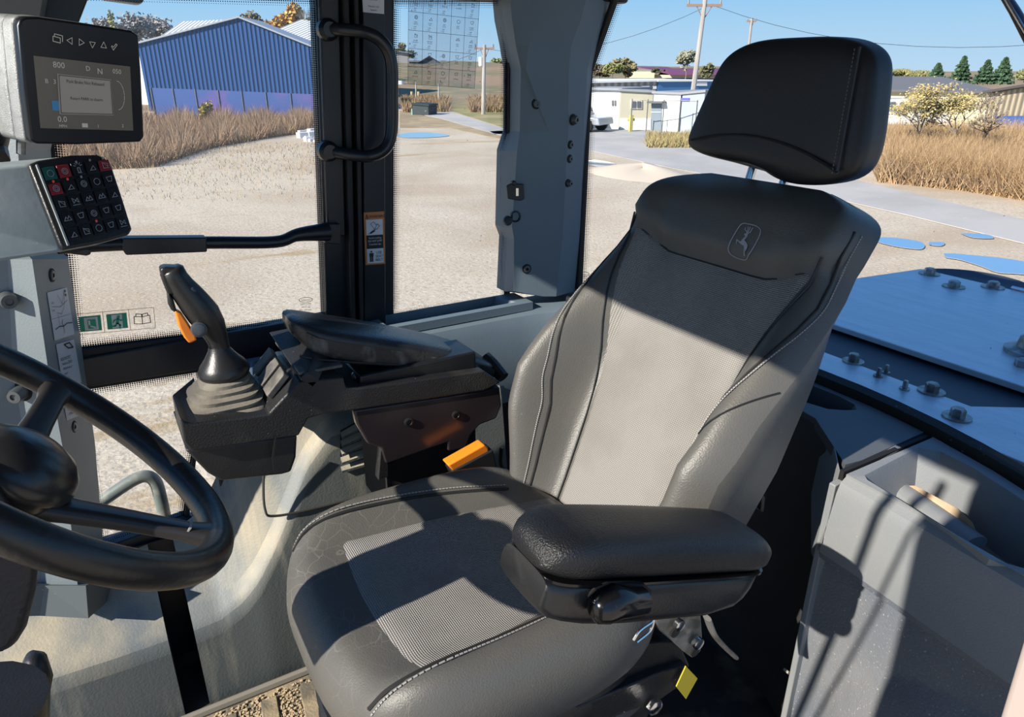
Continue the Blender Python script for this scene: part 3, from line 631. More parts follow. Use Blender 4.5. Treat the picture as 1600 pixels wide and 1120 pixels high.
# left armrest
ARM = SEAT
AD = V(.937, 0, -.348).normalized(); AU = V(.348, 0, .937); A0 = V(.283, .502, -.409)+AD*.045
def armring(s, hw, zt, zb, e=3.2, yo=0): 
    c = (zt+zb)/2; h = (zt-zb)/2; return [A0+AD*s+AU*(c+seo(t, hw, h, e)[1])+V(0, seo(t, hw, h, e)[0]+yo, 0) for t in np.linspace(0, 2*math.pi, 41)[:-1]]
L = .372
def cap(s): d = min(s, L-s)/.055; return math.sqrt(max(0, 1-(1-min(1, d))**2))
m = MB(); R = []
for s in [.0005, .004, .01, .02, .035, .055]+list(np.linspace(.08, L-.08, 10))+[L-.055, L-.035, L-.02, L-.01, L-.004, L-.0005]:
    k = cap(s); R.append(armring(s, .024+.028*k, .004-.026*(1-k)+.003*math.sin(s*9), -.046+.010*(1-k), 3.0))
m.rings(R); pad = m.build('armrest_pad', PADL, SEAT, smooth=80)
m = MB(); R = []
for s in [.006, .012, .022, .04, .07]+list(np.linspace(.1, .27, 7))+[.315, .33, .342, .350]:
    k = cap(min(L, s+.004)) if s < .2 else math.sqrt(max(0, 1-((s-.27)/.082)**2)) if s > .27 else 1
    dep = interp(s, [0, .02, .06, .12, .30], [.025, .042, .052, .058, .06])*(max(.25, k) if s > .27 else 1)
    R.append(armring(s, .022+.027*cap(min(L, s+.01)), -.042, -.046-dep, 4.0))
m.rings(R); hs = m.build('armrest_housing', mat('satin_black_plastic', (.013, .014, .016), .3, bump=.08, bscale=300), SEAT, smooth=80)
m = MB(); m.rings([[A0+AD*s+AU*z+V(0, y, 0) for s, y, z in [(L/2+seo(t, L/2-.006, .050, 6)[0], seo(t, L/2, .050, 6)[1], zz_) for t in np.linspace(0, 2*math.pi, 73)[:-1]]] for zz_ in (-.0425, -.0455)])
m.build('armrest_trim_line', GLOSS, SEAT, smooth=60)
# side recess and adjuster knob
YN = .449
rec = [onY(x, y, YN) for x, y in [(922, 952), (923, 935), (933, 922), (952, 914), (985, 912), (1008, 913), (1018, 922), (1016, 938), (1010, 952), (985, 962), (950, 968)]]
m = MB(); m.prism(rec, (0, .006, 0)); m.build('adjuster_recess', VOID, SEAT, smooth=0)
k0, k1 = onY(946, 946, .440), onY(1000, 939, .446)
m = MB(); m.tube([k0+V(-.018, 0, 0), k0+V(-.014, 0, 0), k0+V(-.004, 0, 0), k0+V(.01, 0, 0), lerp(k0, k1, .6), k1], [.006, .014, .018, .019, .017, .016], 18); m.build('adjuster_knob', GLOSS, SEAT, smooth=60)
m = MB(); m.tube([(.66, .53, -.60), (.70, .56, -.68), (.72, .60, -.76)], .02, 10); m.build('armrest_bracket', BLACK, SEAT)
# recliner plates, lever, rail below
m = MB(); m.prism([onY(x, y, .58) for x, y in [(1020, 960), (1095, 955), (1098, 1000), (1095, 1018), (1082, 1028), (1068, 1018), (1048, 1000), (1030, 985)]], (0, .01, 0)); rp = m.build('recliner_plate', STEEL, SEAT, bevel=.002)
for px, py, r in ((1087, 1002, .010), (1058, 973, .009)):
    m = MB(); m.lathe(onY(px, py, .575), (0, -1, 0), [(r, 0), (r, .008), (r*.6, .009)], 12); m.build('bolt', CHROME, rp)
for px, py, r in ((1086, 1018, .009), (1055, 988, .009)):
    m = MB(); m.lathe(onY(px, py, .5785), (0, -1, 0), [(r, 0), (r, .001)], 12); m.build('slot', VOID, rp)
m = MB(); P = bez([onY(x, y, .55) for x, y in [(1105, 965), (1115, 990), (1130, 1008), (1148, 1025)]], 6); m.tube(P, [.008]*len(P), 10, flat=.5); m.build('recline_lever', STEEL, SEAT)
m = MB(); m.tube(bez([onY(x, y, .56) for x, y in [(990, 1000), (1000, 985), (1018, 972), (1022, 968), (1016, 985), (995, 1003)]], 5), .002, 6); m.build('wire_clip', CHROME, SEAT)
m = MB(); m.prism([onY(x, y, .60) for x, y in [(975, 1010), (1060, 1000), (1078, 1040), (1060, 1060), (985, 1085), (960, 1060)]], (0, .02, 0)); m.build('side_plate', BLACKD, SEAT, bevel=.003)
m = MB(); m.prism([onY(x, y, .585) for x, y in [(900, 1105), (1035, 1050), (1075, 1040), (1080, 1060), (1030, 1095), (920, 1160)]], (0, .03, 0)); m.build('rail', BLACKD, SEAT, bevel=.003)
m = MB(); m.lathe(onY(1020, 1101, .58), (0, -1, 0), [(.014, 0), (.014, .008), (.010, .010)], 6); m.build('rail_bolt', CHROME, SEAT)
m = MB(); m.prism([onY(x, y, .575) for x, y in [(1072, 1041), (1090, 1060), (1072, 1092), (1057, 1073)]], (0, .002, 0)); m.build('yellow_tag', mat('yellow_card', (.45, .36, .03), .6), SEAT, smooth=0)
# rear hinge hardware at the far lower corner of the backrest
m = MB(); m.prism([onY(x, y, 1.045) for x, y in [(828, 762), (835, 760), (868, 778), (872, 790), (850, 786)]], (0, .01, 0)); m.build('hinge_bracket', mat('yellowish_zinc', (.42, .38, .26), .4, .5), SEAT, bevel=.001)
m = MB(); m.tube([onY(832, 745, 1.05), onY(846, 762, 1.05)], .007, 10); m.build('hinge_pin', STEEL, SEAT)
m = MB(); m.tube([onY(1183, 765, .70), onY(1192, 775, .69), onY(1190, 795, .69), onY(1180, 790, .70)], .007, 8); m.build('side_loop', BLACK, SEAT)
# seat belt buckle, orange
SBk = thing('seat_belt_buckle', tuple(onY(735, 745, 1.10)), 'orange seat belt buckle in a black housing beside the cushion', 'buckle')
q = [(700, 727), (757, 695), (763, 699), (764, 706), (708, 736)]
m = MB(); m.prism([onY(x, y, 1.075) for x, y in q], (0, .028, 0)); m.build('release_button', ORANGE, SBk, bevel=.003)
m = MB(); m.prism([onY(x, y, 1.072) for x, y in [(706, 737), (766, 705), (771, 703), (777, 730), (742, 750), (712, 748)]], (0, .034, 0)); m.build('housing', BLACK, SBk, bevel=.003)
m = MB(); m.prism([onY(x, y, 1.07) for x, y in [(736, 748), (772, 731), (770, 738), (737, 755)]], (0, .02, 0)); m.build('lower_strap', RED, SBk, bevel=.001)
m = MB(); m.tube(bez([onY(783, 700, 1.1), onY(784, 730, 1.1), onY(808, 745, 1.09), onY(790, 770, 1.08)], 6), .004, 6); tag(m.build('black_cable', RUBBER), 'thin black cable looping down beside the seat belt buckle', 'cable')
m = MB(); R = []
for z, k in ((-.93, 1.0), (-.86, .92), (-.80, .7), (-.765, .45), (-.755, .1)):
    R.append([V(.57+math.cos(t)*.10*k, 1.19+math.sin(t)*.07*k, z) for t in np.linspace(0, 2*math.pi, 20)[:-1]])
tag(MB().rings(R).build('lever_gaiter', mat('dusty_dark_rubber', (.07, .068, .06), .85, col2=(.14, .13, .11), scale=20, bump=.3)), 'dusty rubber gaiter low between the seat and right console', 'gaiter')

# ================================================================ RIGHT-HAND CONTROL CONSOLE
YA, YB = 1.13, 1.295
RC = thing('right_control_console', (.35, 1.25, -1.3), 'black worn right-hand control console with a padded armrest, beside the seat', 'console')
top = [(281, 652), (290, 660), (300, 662), (420, 647), (426, 640), (467, 596), (537, 590), (541, 606), (560, 606), (600, 601), (756, 579), (783, 598)]
bot = [(756, 611), (556, 641), (506, 647), (481, 655), (467, 681), (400, 691), (300, 706), (288, 692)]
m = MB(); nl = [onY(x, y, YA) for x, y in top+bot]; m.rings([nl, [V(p.x, YA+.10, p.z) for p in nl], [V(max(p.x, .10), YB if p.x < .45 else 1.215, p.z) for p in nl]]); m.build('console_body', BLACKD, RC, bevel=.005)
m = MB(); m.prism([onY(x, y, YA+.012) for x, y in [(289, 703), (400, 688), (465, 680), (463, 715), (455, 738), (440, 742), (346, 752), (325, 740)]], (0, .17, 0)); m.build('lower_box', BLACK, RC, bevel=.005)
m = MB(); m.prism([onY(x, y, YA-.004) for x, y in [(425, 716), (430, 682), (432, 682), (428, 716), (430, 738), (428, 738)]], (0, .002, 0)); m.build('box_seam', GRIPM, RC, smooth=0)
m = MB(); pp = [(553, 641), (755, 611), (781, 604), (784, 634), (776, 654), (750, 664), (736, 680), (728, 702), (700, 705), (700, 691), (603, 725), (596, 700), (575, 694), (558, 664)]
m.prism([onY(x, y, YA+.005) for x, y in pp], (0, .02, 0)); br = m.build('bracket_cover', mat('brown_black_gloss', (.03, .022, .024), .22, bump=.05), RC, bevel=.004)
for px, py in ((638, 659), (712, 648)):
    m = MB(); m.lathe(onY(px, py, YA+.005), (0, -1, 0), [(.009, 0), (.009, .003), (.006, .004), (.005, .001)], 14); m.build('screw', GRIPM, br)
m = MB(); m.box((.40, YA+.03, -1.25), (.60, 1.30, -.62)); m.build('pedestal', VOID, RC, smooth=0)
m = MB(); m.prism([onY(x, y, YA+.01) for x, y in [(596, 700), (606, 726), (606, 745), (592, 750)]], (0, .02, 0)); m.build('pedestal_strip', BLACKD, RC, smooth=0)
# recessed top details of the body
m = MB(); m.prism([onZ(470, 590, -.485)+V(0, .01, 0), V(.33, YA+.015, -.489), V(.33, 1.30, -.485), V(.25, 1.30, -.48)], (0, 0, .006)); m.build('top_ledge', mat('worn_grey_plastic', (.07, .068, .064), .5, col2=(.16, .15, .14), scale=20), RC, bevel=.002)
m = MB(); m.prism([V(.25, YA, -.49), V(.262, YA, -.478), V(.30, YA+.05, -.455), V(.30, YB, -.45), V(.24, YB, -.452)], (.02, 0, -.02)); m.build('switch_hood', BLACKD, RC, bevel=.003)
# sloping switch slab with rockers
sA, sB = onY(428, 636, YA+.01), onY(462, 596, YA+.01)
q = Q(sB+V(0, .14, .02), sB+V(0, .005, .004), sA+V(0, .005, 0), sA+V(0, .14, .016), .002)
for k in range(3):
    m = MB(); a0 = .10+.29*k; m.prism([q.p(a0, .08, 1), q.p(a0+.22, .08, 1), q.p(a0+.22, .92, 1), q.p(a0, .92, 1)], q.n*(.012 if q.n.x < 0 else -.012)); m.build('rocker_switch', mat('tan_dusty_switch', (.17, .155, .13), .6, col2=(.07, .065, .06), scale=30), RC, bevel=.002)
m = MB(); m.lathe(onY(559, 585, YA+.05), (0, -.3, 1), [(.012, -.02), (.012, 0), (.008, .004)], 12); m.build('pivot_bolt', STEEL, RC)
m = MB(); m.box((.36, YA+.02, -.56), (.60, 1.235, -.515)); m.build('armrest_tray', BLACK, RC, bevel=.004)
m = MB(); m.tube(bez([onY(758, 558, 1.22), onY(770, 570, 1.2), onY(786, 590, 1.17)], 5), .014, 10); m.build('rear_link', BLACK, RC)
# padded armrest (tapered, sloping to the rear)
CL = [(445, 503, .030), (458, 508, .048), (480, 519, .062), (520, 526, .067), (570, 533, .067), (620, 541, .066), (675, 550, .067), (722, 558, .063), (752, 567, .052), (768, 574, .022)]
R = []; YP = 1.235
cen = [onY(x, y, YP) for x, y, _ in CL]
for i, (p, (x, y, w)) in enumerate(zip(cen, CL)):
    h = interp(i, [0, 1, 2, 4, 6, 8, 9], [.012, .022, .030, .032, .030, .020, .008])
    R.append([p+V(0, 0, 0)+V(0, seo(t, w*1.12, h, 4.2)[0], seo(t, w, h, 4.2)[1]) for t in np.linspace(0, 2*math.pi, 73)[:-1]])
o = MB().rings(R).build('armrest_pad', mat('worn_black_armrest', (.016, .017, .02), .33, col2=(.035, .034, .032), scale=9, bump=.25, bscale=240), RC, smooth=70)
o.modifiers.new('sub', 'SUBSURF').render_levels = 1
m = MB()
def sc(u, v):
    i = u; p = V(*[interp(i, range(10), [c[k] for c in cen]) for k in range(3)]); w = interp(i, range(10), [c[2] for c in CL])*1.12; h = interp(i, [0, 1, 2, 4, 6, 8, 9], [.012, .022, .030, .032, .030, .020, .008])
    t = math.pi+v; a, b = seo(t, w, h, 4.2); return p+V(0, a-.0008, b)
m.grid(sc, 24, 6, 1.3, 8.2, -.12, .78); m.build('scuffed_edge', mat('scuffed_vinyl', (.03, .03, .03), .5, col2=(.20, .19, .17), scale=30, lo=.5, hi=.72, stretch=(1, 1, .4), bump=.3, bscale=120), o, smooth=70)
MB().tube(bez([onY(x, y, 1.162) for x, y in [(468, 556), (500, 562), (600, 569), (750, 576)]], 6), .0025, 6).build('lower_seam', BLACKD, o)

# ================================================================ JOYSTICK
JS = thing('joystick', (.136, 1.235, -.575), 'grey-black joystick with an orange trigger on a dusty rubber boot', 'joystick')
JY = 1.235
R = []; jc = onY(356, 640, JY)
for i, (z, r) in enumerate([(-.565, .071), (-.545, .071), (-.536, .068), (-.534, .061), (-.527, .065), (-.524, .054), (-.517, .058), (-.514, .048), (-.508, .051), (-.505, .042), (-.499, .044), (-.493, .036)]):
    e = interp(i, [0, 3, 11], [5, 3.5, 2]); c = lerp(V(.128, 1.212, 0), V(.145, JY, 0), i/11)
    R.append([V(c.x+seo(t, r, r, e)[0], c.y+seo(t, r, r, e)[1], z) for t in np.linspace(0, 2*math.pi, 41)[:-1]])
MB().rings(R).build('boot', BOOT, JS, smooth=50)
m = MB(); b0 = V(.146, JY, -.50); m.lathe(b0, (-.05, 0, 1), [(.030, -.004), (.038, .0), (.043, .010), (.043, .016), (.038, .026), (.028, .038), (.019, .052), (.016, .06)], 30); m.build('collar', GRIPM, JS, smooth=50)
cl = [(349, 560, 15), (345, 545, 14), (338, 525, 17), (330, 508, 21), (318, 490, 24), (306, 475, 23), (294, 460, 21), (283, 447, 19), (274, 434, 17.5), (268, 422, 17), (266, 419, 13)]
P = [onY(x, y, JY) for x, y, r in cl]; rr = [r*.00112 for *_, r in cl]
m = MB(); m.tube(P, rr, 24, flat=1.0); grip = m.build('grip', GRIPM, JS, smooth=70)
m = MB(); m.prism([onY(x, y, JY-.014) for x, y in [(250, 421), (257, 417), (279, 418), (286, 424), (290, 441), (292, 455), (275, 462), (262, 460), (254, 440)]], (0, .028, 0)); m.build('head_cap', GRIPM, JS, bevel=.005)
m = MB(); m.prism([onY(x, y, JY-.012) for x, y in [(262, 455), (272, 470), (278, 492), (268, 485), (264, 478)]], (0, .024, 0)); m.build('heel', BLACK, JS, bevel=.004)
m = MB(); m.prism([onY(x, y, JY-.014) for x, y in [(273, 486), (284, 490), (296, 508), (306, 524), (308, 532), (296, 537), (288, 528), (280, 512)]], (0, .024, 0)); m.build('trigger', ORANGE, JS, bevel=.003)
for px, py in ((296, 447), (311, 463)):
    m = MB(); p = onY(px, py, JY-.006); m.lathe(p, (.6, -.4, .5), [(.008, -.006), (.008, .002), (.004, .006)], 14); m.build('thumb_roller', mat('brown_red_roller', (.22, .09, .05), .4), JS, smooth=60)
m = MB(); p = onY(311, 515, JY-.026); m.lathe(p, V(0, -1, .1), [(.0125, -.006), (.0125, .002), (.010, .003), (.0098, .001), (.0095, .004), (.006, .005)], 22); m.build('side_button', mat('grey_button', (.07, .08, .095), .3), JS, smooth=40)
m = MB(); m.prism([onY(x, y, JY-.020) for x, y in [(291, 452), (303, 448), (320, 478), (309, 487)]], (0, .02, 0)); m.build('thumb_plate', mat('blue_grey_plate', (.03, .045, .07), .35), JS, bevel=.003)

# ================================================================ STEERING WHEEL AND COLUMN
SC_ = V(-.0882, .765, -.3406); e_, a_ = .7777, .0516
SN = V(math.cos(e_)*math.cos(a_), math.cos(e_)*math.sin(a_), math.sin(e_)); SA = SN.cross(V(0, 1, 0)).normalized(); SB_ = SN.cross(SA)
SW = thing('steering_wheel', tuple(SC_), 'black three-spoke steering wheel with a domed hub at the left of the cab', 'steering wheel')
def wpnt(t, r=.2, h=0): return SC_+SA*(math.cos(t)*r)+SB_*(math.sin(t)*r)+SN*h
def ang(px, py):   # angle on the wheel plane of a photo point
    p = onP(px, py, SC_, SN)-SC_; return math.atan2(p.dot(SB_), p.dot(SA))
m = MB(); N = 96; R = []
for i in range(N):
    t = 2*math.pi*i/N; c = wpnt(t); rd = (c-SC_).normalized(); w = .0165+.0012*(math.sin(t*26) > 0)*0
    R.append([c+(rd*math.cos(q)*w+SN*math.sin(q)*w*1.05) for q in [2*math.pi*k/18 for k in range(18)]])
R.append(R[0]); m.rings(R, cap=False); m.build('rim', mat('black_wheel_rubber', (.013, .013, .014), .33, bump=.12, bscale=120), SW, smooth=80)
for k, (px, py) in enumerate(((330, 836), (88, 612), (-120, 700))):
    t = ang(px, py); o_, i_ = wpnt(t, .192), wpnt(t, .03, -.046); d = (o_-i_).normalized(); sd_ = SN.cross(d); m = MB(); R = []
    for s, w, h, z in ((0, .026, .012, -.010), (.2, .020, .010, -.008), (.55, .016, .009, -.004), (.85, .015, .009, -.002), (1.0, .02, .012, 0)):
        c = lerp(i_, o_, s)+SN*z; R.append([c+sd_*seo(q, w, h, 3.5)[0]+SN*seo(q, w, h, 3.5)[1] for q in np.linspace(0, 2*math.pi, 17)[:-1]])
    m.rings(R); sp = m.build('spoke', mat('spoke_black', (.028, .026, .027), .35), SW, smooth=60)
    if k == 0:
        m = MB(); c = lerp(i_, o_, .84); m.obox(c+SN*.001, d*.001, sd_*.0140, SN*.0080); m.build('spoke_seam', STITCH, sp, smooth=0)
m = MB(); hc_ = SC_+SN*-.030
m.lathe(hc_, SN, [(.034, -.03), (.045, -.025), (.048, -.018), (.050, -.012), (.055, -.008), (.056, .0), (.052, .012), (.042, .023), (.025, .031), (.008, .034)], 40); m.build('hub_cap', mat('hub_black', (.02, .02, .021), .28, bump=.1, bscale=90), SW, smooth=60)
STC = thing('steering_column', (-.2, .76, -1.3), 'dark moulded steering column cover below the wheel', 'steering column')
m = MB(); m.prism([onY(x, y, .70) for x, y in [(-190, 700), (-20, 745), (40, 830), (60, 886), (57, 925), (42, 985), (24, 1016), (5, 1024), (-190, 1060)]], (0, .13, 0)); m.build('column_cover', mat('column_black', (.014, .016, .022), .4, bump=.15, bscale=200), STC, bevel=.03, seg=5)
m = MB(); m.tube([(-.2, .765, -.62), (-.36, .765, -1.3)], .06, 16); m.build('column_tube', BLACK, STC)
PD = thing('brake_pedal', tuple(onY(50, 1110, .93)), 'black foot pedal with a curved pad at the bottom left', 'pedal')
m = MB(); P = [onY(x, y, .93) for x, y in [(48, 1024), (54, 1034), (58, 1060), (56, 1090), (52, 1106)]]; m.tube(P, [.010, .021, .026, .022, .012], 16, flat=.7); m.build('pedal_pad', BLACK, PD, smooth=70)
m = MB(); m.tube([onY(-40, 1058, .96), onY(45, 1056, .96)], .012, 10); m.build('cross_shaft', BLACK, PD)
m = MB(); m.tube([onY(52, 1095, .95), V(-.3, .98, -1.3)], .012, 10); m.build('pedal_arm', BLACK, PD)

# ================================================================ MONITOR
d1 = V(.8507, .5215, -.0652); d2 = V(-.1327, .003, -.9911); d2 = (d2-d1*d2.dot(d1)).normalized(); mn = d1.cross(d2).normalized()
if mn.dot(ray(130, 130)) > 0: mn = -mn
MP = onY(135, 135, 1.16)
def mp(x, y): return onP(x, y, MP, mn)
MO = thing('display_monitor', tuple(mp(140, 225)), 'grey-edged operator display monitor showing a park brake message', 'monitor')
fc = [(40, 26), (60, 26), (130, 36), (206, 48), (217, 56), (221, 110), (226, 214), (220, 222), (120, 226), (58, 225), (48, 219), (38, 140), (29, 40), (32, 30)]
m = MB(); m.prism([mp(*p) for p in fc], -mn*.012); m.build('bezel', mat('bezel_black', (.008, .009, .012), .3), MO, bevel=.003)
m = MB(); m.prism([lerp(mp(*p), mp(135, 130), -.012)-mn*.012 for p in fc], -mn*.022); m.build('front_shell', SILVER, MO, bevel=.003)
m = MB(); m.prism([lerp(mp(*p), mp(135, 130), -.006)-mn*.035 for p in fc], -mn*.045); m.build('rear_shell', SILVER, MO, bevel=.006)
sq = Q(mp(52, 87), mp(203, 104), mp(208, 204), mp(63, 200), .0005)
m = MB(); sq.rect(m, 0, 0, 1, 1, 0); scr = m.build('screen', mat('screen_taupe', (.10, .092, .078), .25, emit=((.12, .11, .095), .25)), MO, smooth=0)
TXT = mat('screen_text', (.35, .34, .32), .4, emit=((.35, .34, .3), .35)); m = MB()
for tx in (('800', .17, .13, .12), ('D', .50, .13, .10), ('N', .62, .16, .12), ('050', .79, .13, .10), ('0.0', .17, .90, .12), ('MPH', .18, .98, .06), ('B', .08, .36, .09), ('3', .16, .36, .09), ('1', .58, .97, .07), ('2', .86, .95, .07)): m = MB(); sq.text(m, *tx, 3); m.build('readout', TXT, scr, smooth=0)
m = MB()
for t in range(8): sq.line(m, [(.83+.08*math.sin(a)*1.0, .46-.22*math.cos(a)) for a in (math.pi*t/8, math.pi*(t+.8)/8)], .008, 3)
m.build('gauge_arc', TXT, scr, smooth=0); m = MB(); sq.rect(m, .42, .91, .48, .97, 2); m.build('fuel_bar', TXT, scr, smooth=0)
m = MB(); sq.rect(m, .13, .60, .20, .74, 2); m.build('blue_gauge', mat('screen_blue', (.03, .14, .28), .4, emit=((.03, .14, .28), .4)), scr, smooth=0)
dq = Q(mp(88, 115), mp(172, 124), mp(176, 180), mp(92, 178), .0005); m = MB(); dq.rect(m, 0, 0, 1, 1, 3); m.build('message_box', mat('screen_dialog', (.22, .20, .18), .4, emit=((.22, .2, .18), .35)), scr, smooth=0)
m = MB(); dq.line(m, [(.02, .03), (.98, .03), (.98, .97), (.02, .97), (.02, .03)], .015, 6); dq.text(m, 'Park Brake Not Released', .5, .2, .12, 6, 'CENTER', .85); dq.text(m, 'Return PARK to disarm', .5, .62, .11, 6, 'CENTER', .85); m.build('message_text', INK, scr, smooth=0)
m = MB(); iq = Q(mp(77, 53), mp(184, 69), mp(184, 82), mp(77, 66), .0005)
def tri(cx, cy, r, a0): return [(cx+r*math.cos(a0+k*2.0944)*iq.h/iq.w, cy+r*math.sin(a0+k*2.0944)) for k in (0, 1, 2, 3)]
iq.line(m, [(.04, .2), (.04, .8), (.14, .9), (.14, .3), (.04, .2)], .09, 3); iq.line(m, [(.06, .12), (.06, -.1), (.17, 0), (.17, .7)], .09, 3)
for cx, a in ((.28, math.pi), (.43, 0), (.60, math.pi/2), (.77, -math.pi/2)): iq.line(m, tri(cx, .45, .46, a), .07, 3)
iq.line(m, [(.89, .4), (.92, .8), (.98, .1), (.96, 0), (.92, .45), (.90, .3), (.89, .4)], .08, 3); m.build('button_symbols', TXT, MO, smooth=0)
m = MB(); m.tube([mp(60, 120)-mn*.09, mp(40, 235)-mn*.10, mp(30, 262)-mn*.08], .03, 12); m.build('mount', BLACK, MO)
m = MB(); m.tube([mp(76, 215)-mn*.06, mp(76, 250)-mn*.06], .006, 10); m.build('mount_pin', STEEL, MO)
# ================================================================ KEYPAD
k1 = V(.80, .60, 0); k2 = V(.089, -.469, -.878); k2 = (k2-k1*k2.dot(k1)).normalized(); kn = k1.cross(k2).normalized()
if kn.dot(ray(130, 310)) > 0: kn = -kn
KP = onY(130, 315, 1.12)
def kp(x, y): return onP(x, y, KP, kn)
KB = thing('switch_keypad', tuple(kp(150, 380)), 'black membrane switch keypad with symbols on a grey housing below the monitor', 'keypad')
kf = [(46, 256), (60, 250), (110, 242), (152, 241), (164, 246), (176, 262), (192, 310), (207, 358), (202, 366), (160, 378), (102, 389), (96, 384)]
m = MB(); m.prism([kp(*p) for p in kf], -kn*.008); m.build('key_frame', BLACK, KB, bevel=.003)
bd = V(-.9, -.15, .0).normalized()
m = MB(); m.prism([lerp(kp(*p), kp(130, 315), -.015)-kn*.008 for p in kf], -kn*.012+bd*.20); m.build('housing', mat('scuffed_silver_grey', (.24, .28, .29), .42, col2=(.30, .33, .33), scale=9, spots=(.55, .56, .55), sscale=60, sthr=.73, bump=.1), KB, bevel=.008)
kq = Q(kp(54, 258), kp(160, 243), kp(204, 360), kp(104, 385), .0006)
m = MB(); kq.rect(m, .0, .0, .035, 1, 1, .002); m.build('pale_strip', mat('pale_strip', (.33, .35, .34), .45), KB, bevel=.001)
kg = Q(kp(60, 262), kp(168, 246), kp(202, 358), kp(106, 380), .0008)
KEY = mat('key_black', (.009, .010, .013), .32); KG = mat('key_green', (.012, .10, .085), .4); KR = mat('key_red', (.28, .02, .025), .4)
random.seed(3)
def icon(q, m, k):
    c = [lambda: q.circ(m, .5, .55, .26, .05), lambda: (q.circ(m, .5, .55, .24, .06), q.circ(m, .5, .55, .12, .05)), lambda: q.line(m, [(.25, .8), (.75, .8), (.6, .45), (.3, .8)], .05),
         lambda: (q.line(m, [(.2, .85), (.8, .85)], .05), q.line(m, [(.25, .3), (.3, .7), (.7, .35), (.75, .7), (.25, .3)], .05)), lambda: q.line(m, [(.2, .7), (.4, .4), (.5, .6), (.65, .35), (.8, .7), (.2, .7)], .05),
         lambda: q.line(m, [(.25, .35), (.75, .3), (.65, .7), (.35, .7), (.25, .35)], .05), lambda: (q.line(m, [(.4, .8), (.4, .45), (.6, .45), (.6, .8), (.35, .85), (.65, .85)], .07), [q.line(m, [(.5+.2*math.cos(a), .35+.2*math.sin(a)), (.5+.36*math.cos(a), .35+.36*math.sin(a))], .05) for a in (-2.8, -2.2, -1.57, -.9, -.3)]),
         lambda: (q.line(m, [(.3, .3), (.3, .8), (.75, .8)], .05), q.line(m, [(.35, .35), (.7, .7), (.75, .45), (.35, .35)], .05))]
    c[k % 8]()
kinds = [0, 1, 6, 2, 7, 1, 2, 1, 0, 5, 7, 3, 4, 4, 2, 4, 5, 1, 5, 5, 2, 7, 0, 5, 3]
SYM = mat('symbol_grey', (.33, .34, .36), .5)
for r in range(5):
    for c in range(5):
        n = r*5+c; kk = kg.sub(c/5+.012, r/5+.015, (c+1)/5-.012, (r+1)/5-.02, 1); mt = {0: KG, 1: KR, 4: KR, 5: KR}.get(n, KEY)
        m = MB(); kk.rect(m, .03, .12 if n in (4, 5) else 0, .97, 1, 1, .0012); ko = m.build('key', mt, KB, bevel=.0005)
        if n in (0, 1, 4, 5): ko['label'] = {0: 'green start key', 1: 'red stop key', 4: 'red key at the upper right corner', 5: 'red park brake key'}[n]
        kk.lift = .0016; m = MB(); icon(kk, m, kinds[n]); m.build('symbol', SYM, ko, smooth=0)
        if n in (2, 3, 4, 5, 6, 7, 22):
            m = MB(); kk.rect(m, .45, -.12, .58, .06, 1); m.build('indicator', mat('indicator_red', (.35, .05, .04), .4, emit=((.4, .05, .03), .4)) if n in (5, 6, 22) else SYM, ko, smooth=0)
# ================================================================ BARS
CB = thing('window_crossbar', tuple(onY(320, 380, 1.48)), 'black tubular crossbar running across the right window at keypad height', 'bar')
P = bez([onY(90, 386, 1.44), onY(200, 381, 1.47), onY(330, 379, 1.48), (onY(430, 378, 1.485)), onY(465, 367, 1.49), onY(512, 362, 1.50)], 6); MB().tube(P, [.0125]*(len(P)-8)+[.013, .014, .015, .016, .017, .018, .019, .02], 16).build('tube', TUBE, CB, smooth=80)
m = MB(); m.prism([onY(x, y, 1.455) for x, y in [(192, 372), (323, 371), (324, 394), (197, 399), (190, 388)]], (0, .03, 0)); m.build('clip_cover', BLACK, CB, bevel=.003)
m = MB(); m.prism([onY(x, y, 1.44) for x, y in [(100, 386), (142, 389), (142, 398), (135, 400), (100, 396)]], (0, .03, 0)); m.build('end_bracket', BLACK, CB, bevel=.003)
m = MB(); m.prism([onY(x, y, 1.50) for x, y in [(505, 350), (532, 350), (533, 382), (508, 380)]], (0, .02, 0)); m.build('mounting_pad', BLACK, CB, bevel=.002)
GH = thing('grab_handle', tuple(onY(515, 240, 1.5)), 'black bent-tube grab handle on the door post', 'handle')
P = bez([onY(513, 45, 1.51), onY(540, 47, 1.48), onY(572, 51, 1.455), onY(597, 66, 1.45), onY(611, 95, 1.45), onY(613, 150, 1.45), onY(612, 205, 1.45), onY(602, 232, 1.45), onY(578, 244, 1.455), onY(545, 241, 1.48), onY(517, 236, 1.51)], 7)
MB().tube(P, .0125, 16).build('tube', TUBE, GH, smooth=80)
for y in (46, 237): m = MB(); m.lathe(onY(515, y, 1.50), (0, -1, 0), [(.022, -.02), (.021, -.004), (.014, .006)], 18); m.build('foot', TUBE, GH)
# ================================================================ FASTENERS
def plane_hit(px, py, tri): a, b, c = tri; return onP(px, py, a, (b-a).cross(c-a)), (b-a).cross(c-a).normalized()
def pface(i0, i1):   # face of the front pillar between columns i0,i1 around mid height
    return [onY(rows[5][1][i0], 575, ys[i0]), onY(rows[5][1][i1], 575, ys[i1]), onY(rows[6][1][i1], 700, ys[i1])]
def fastener(px, py, tri, r, out, label, group, dark=True):
    p, n = plane_hit(px, py, tri)
    if n.dot(p) > 0: n = -n
    t = thing('bolt', tuple(p), label, 'bolt', group)
    MB().lathe(p, n, [(r*1.35, -.002), (r*1.35, .0012), (r*1.05, .0014)], 20).build('recess', VOID, t)
    MB().lathe(p, n, [(r, 0), (r, out*.7), (r*.85, out), (r*.45, out+.0003), (r*.4, out-.003)], 20).build('head', mat('bolt_grey', (.09, .10, .105), .4, .3), t)
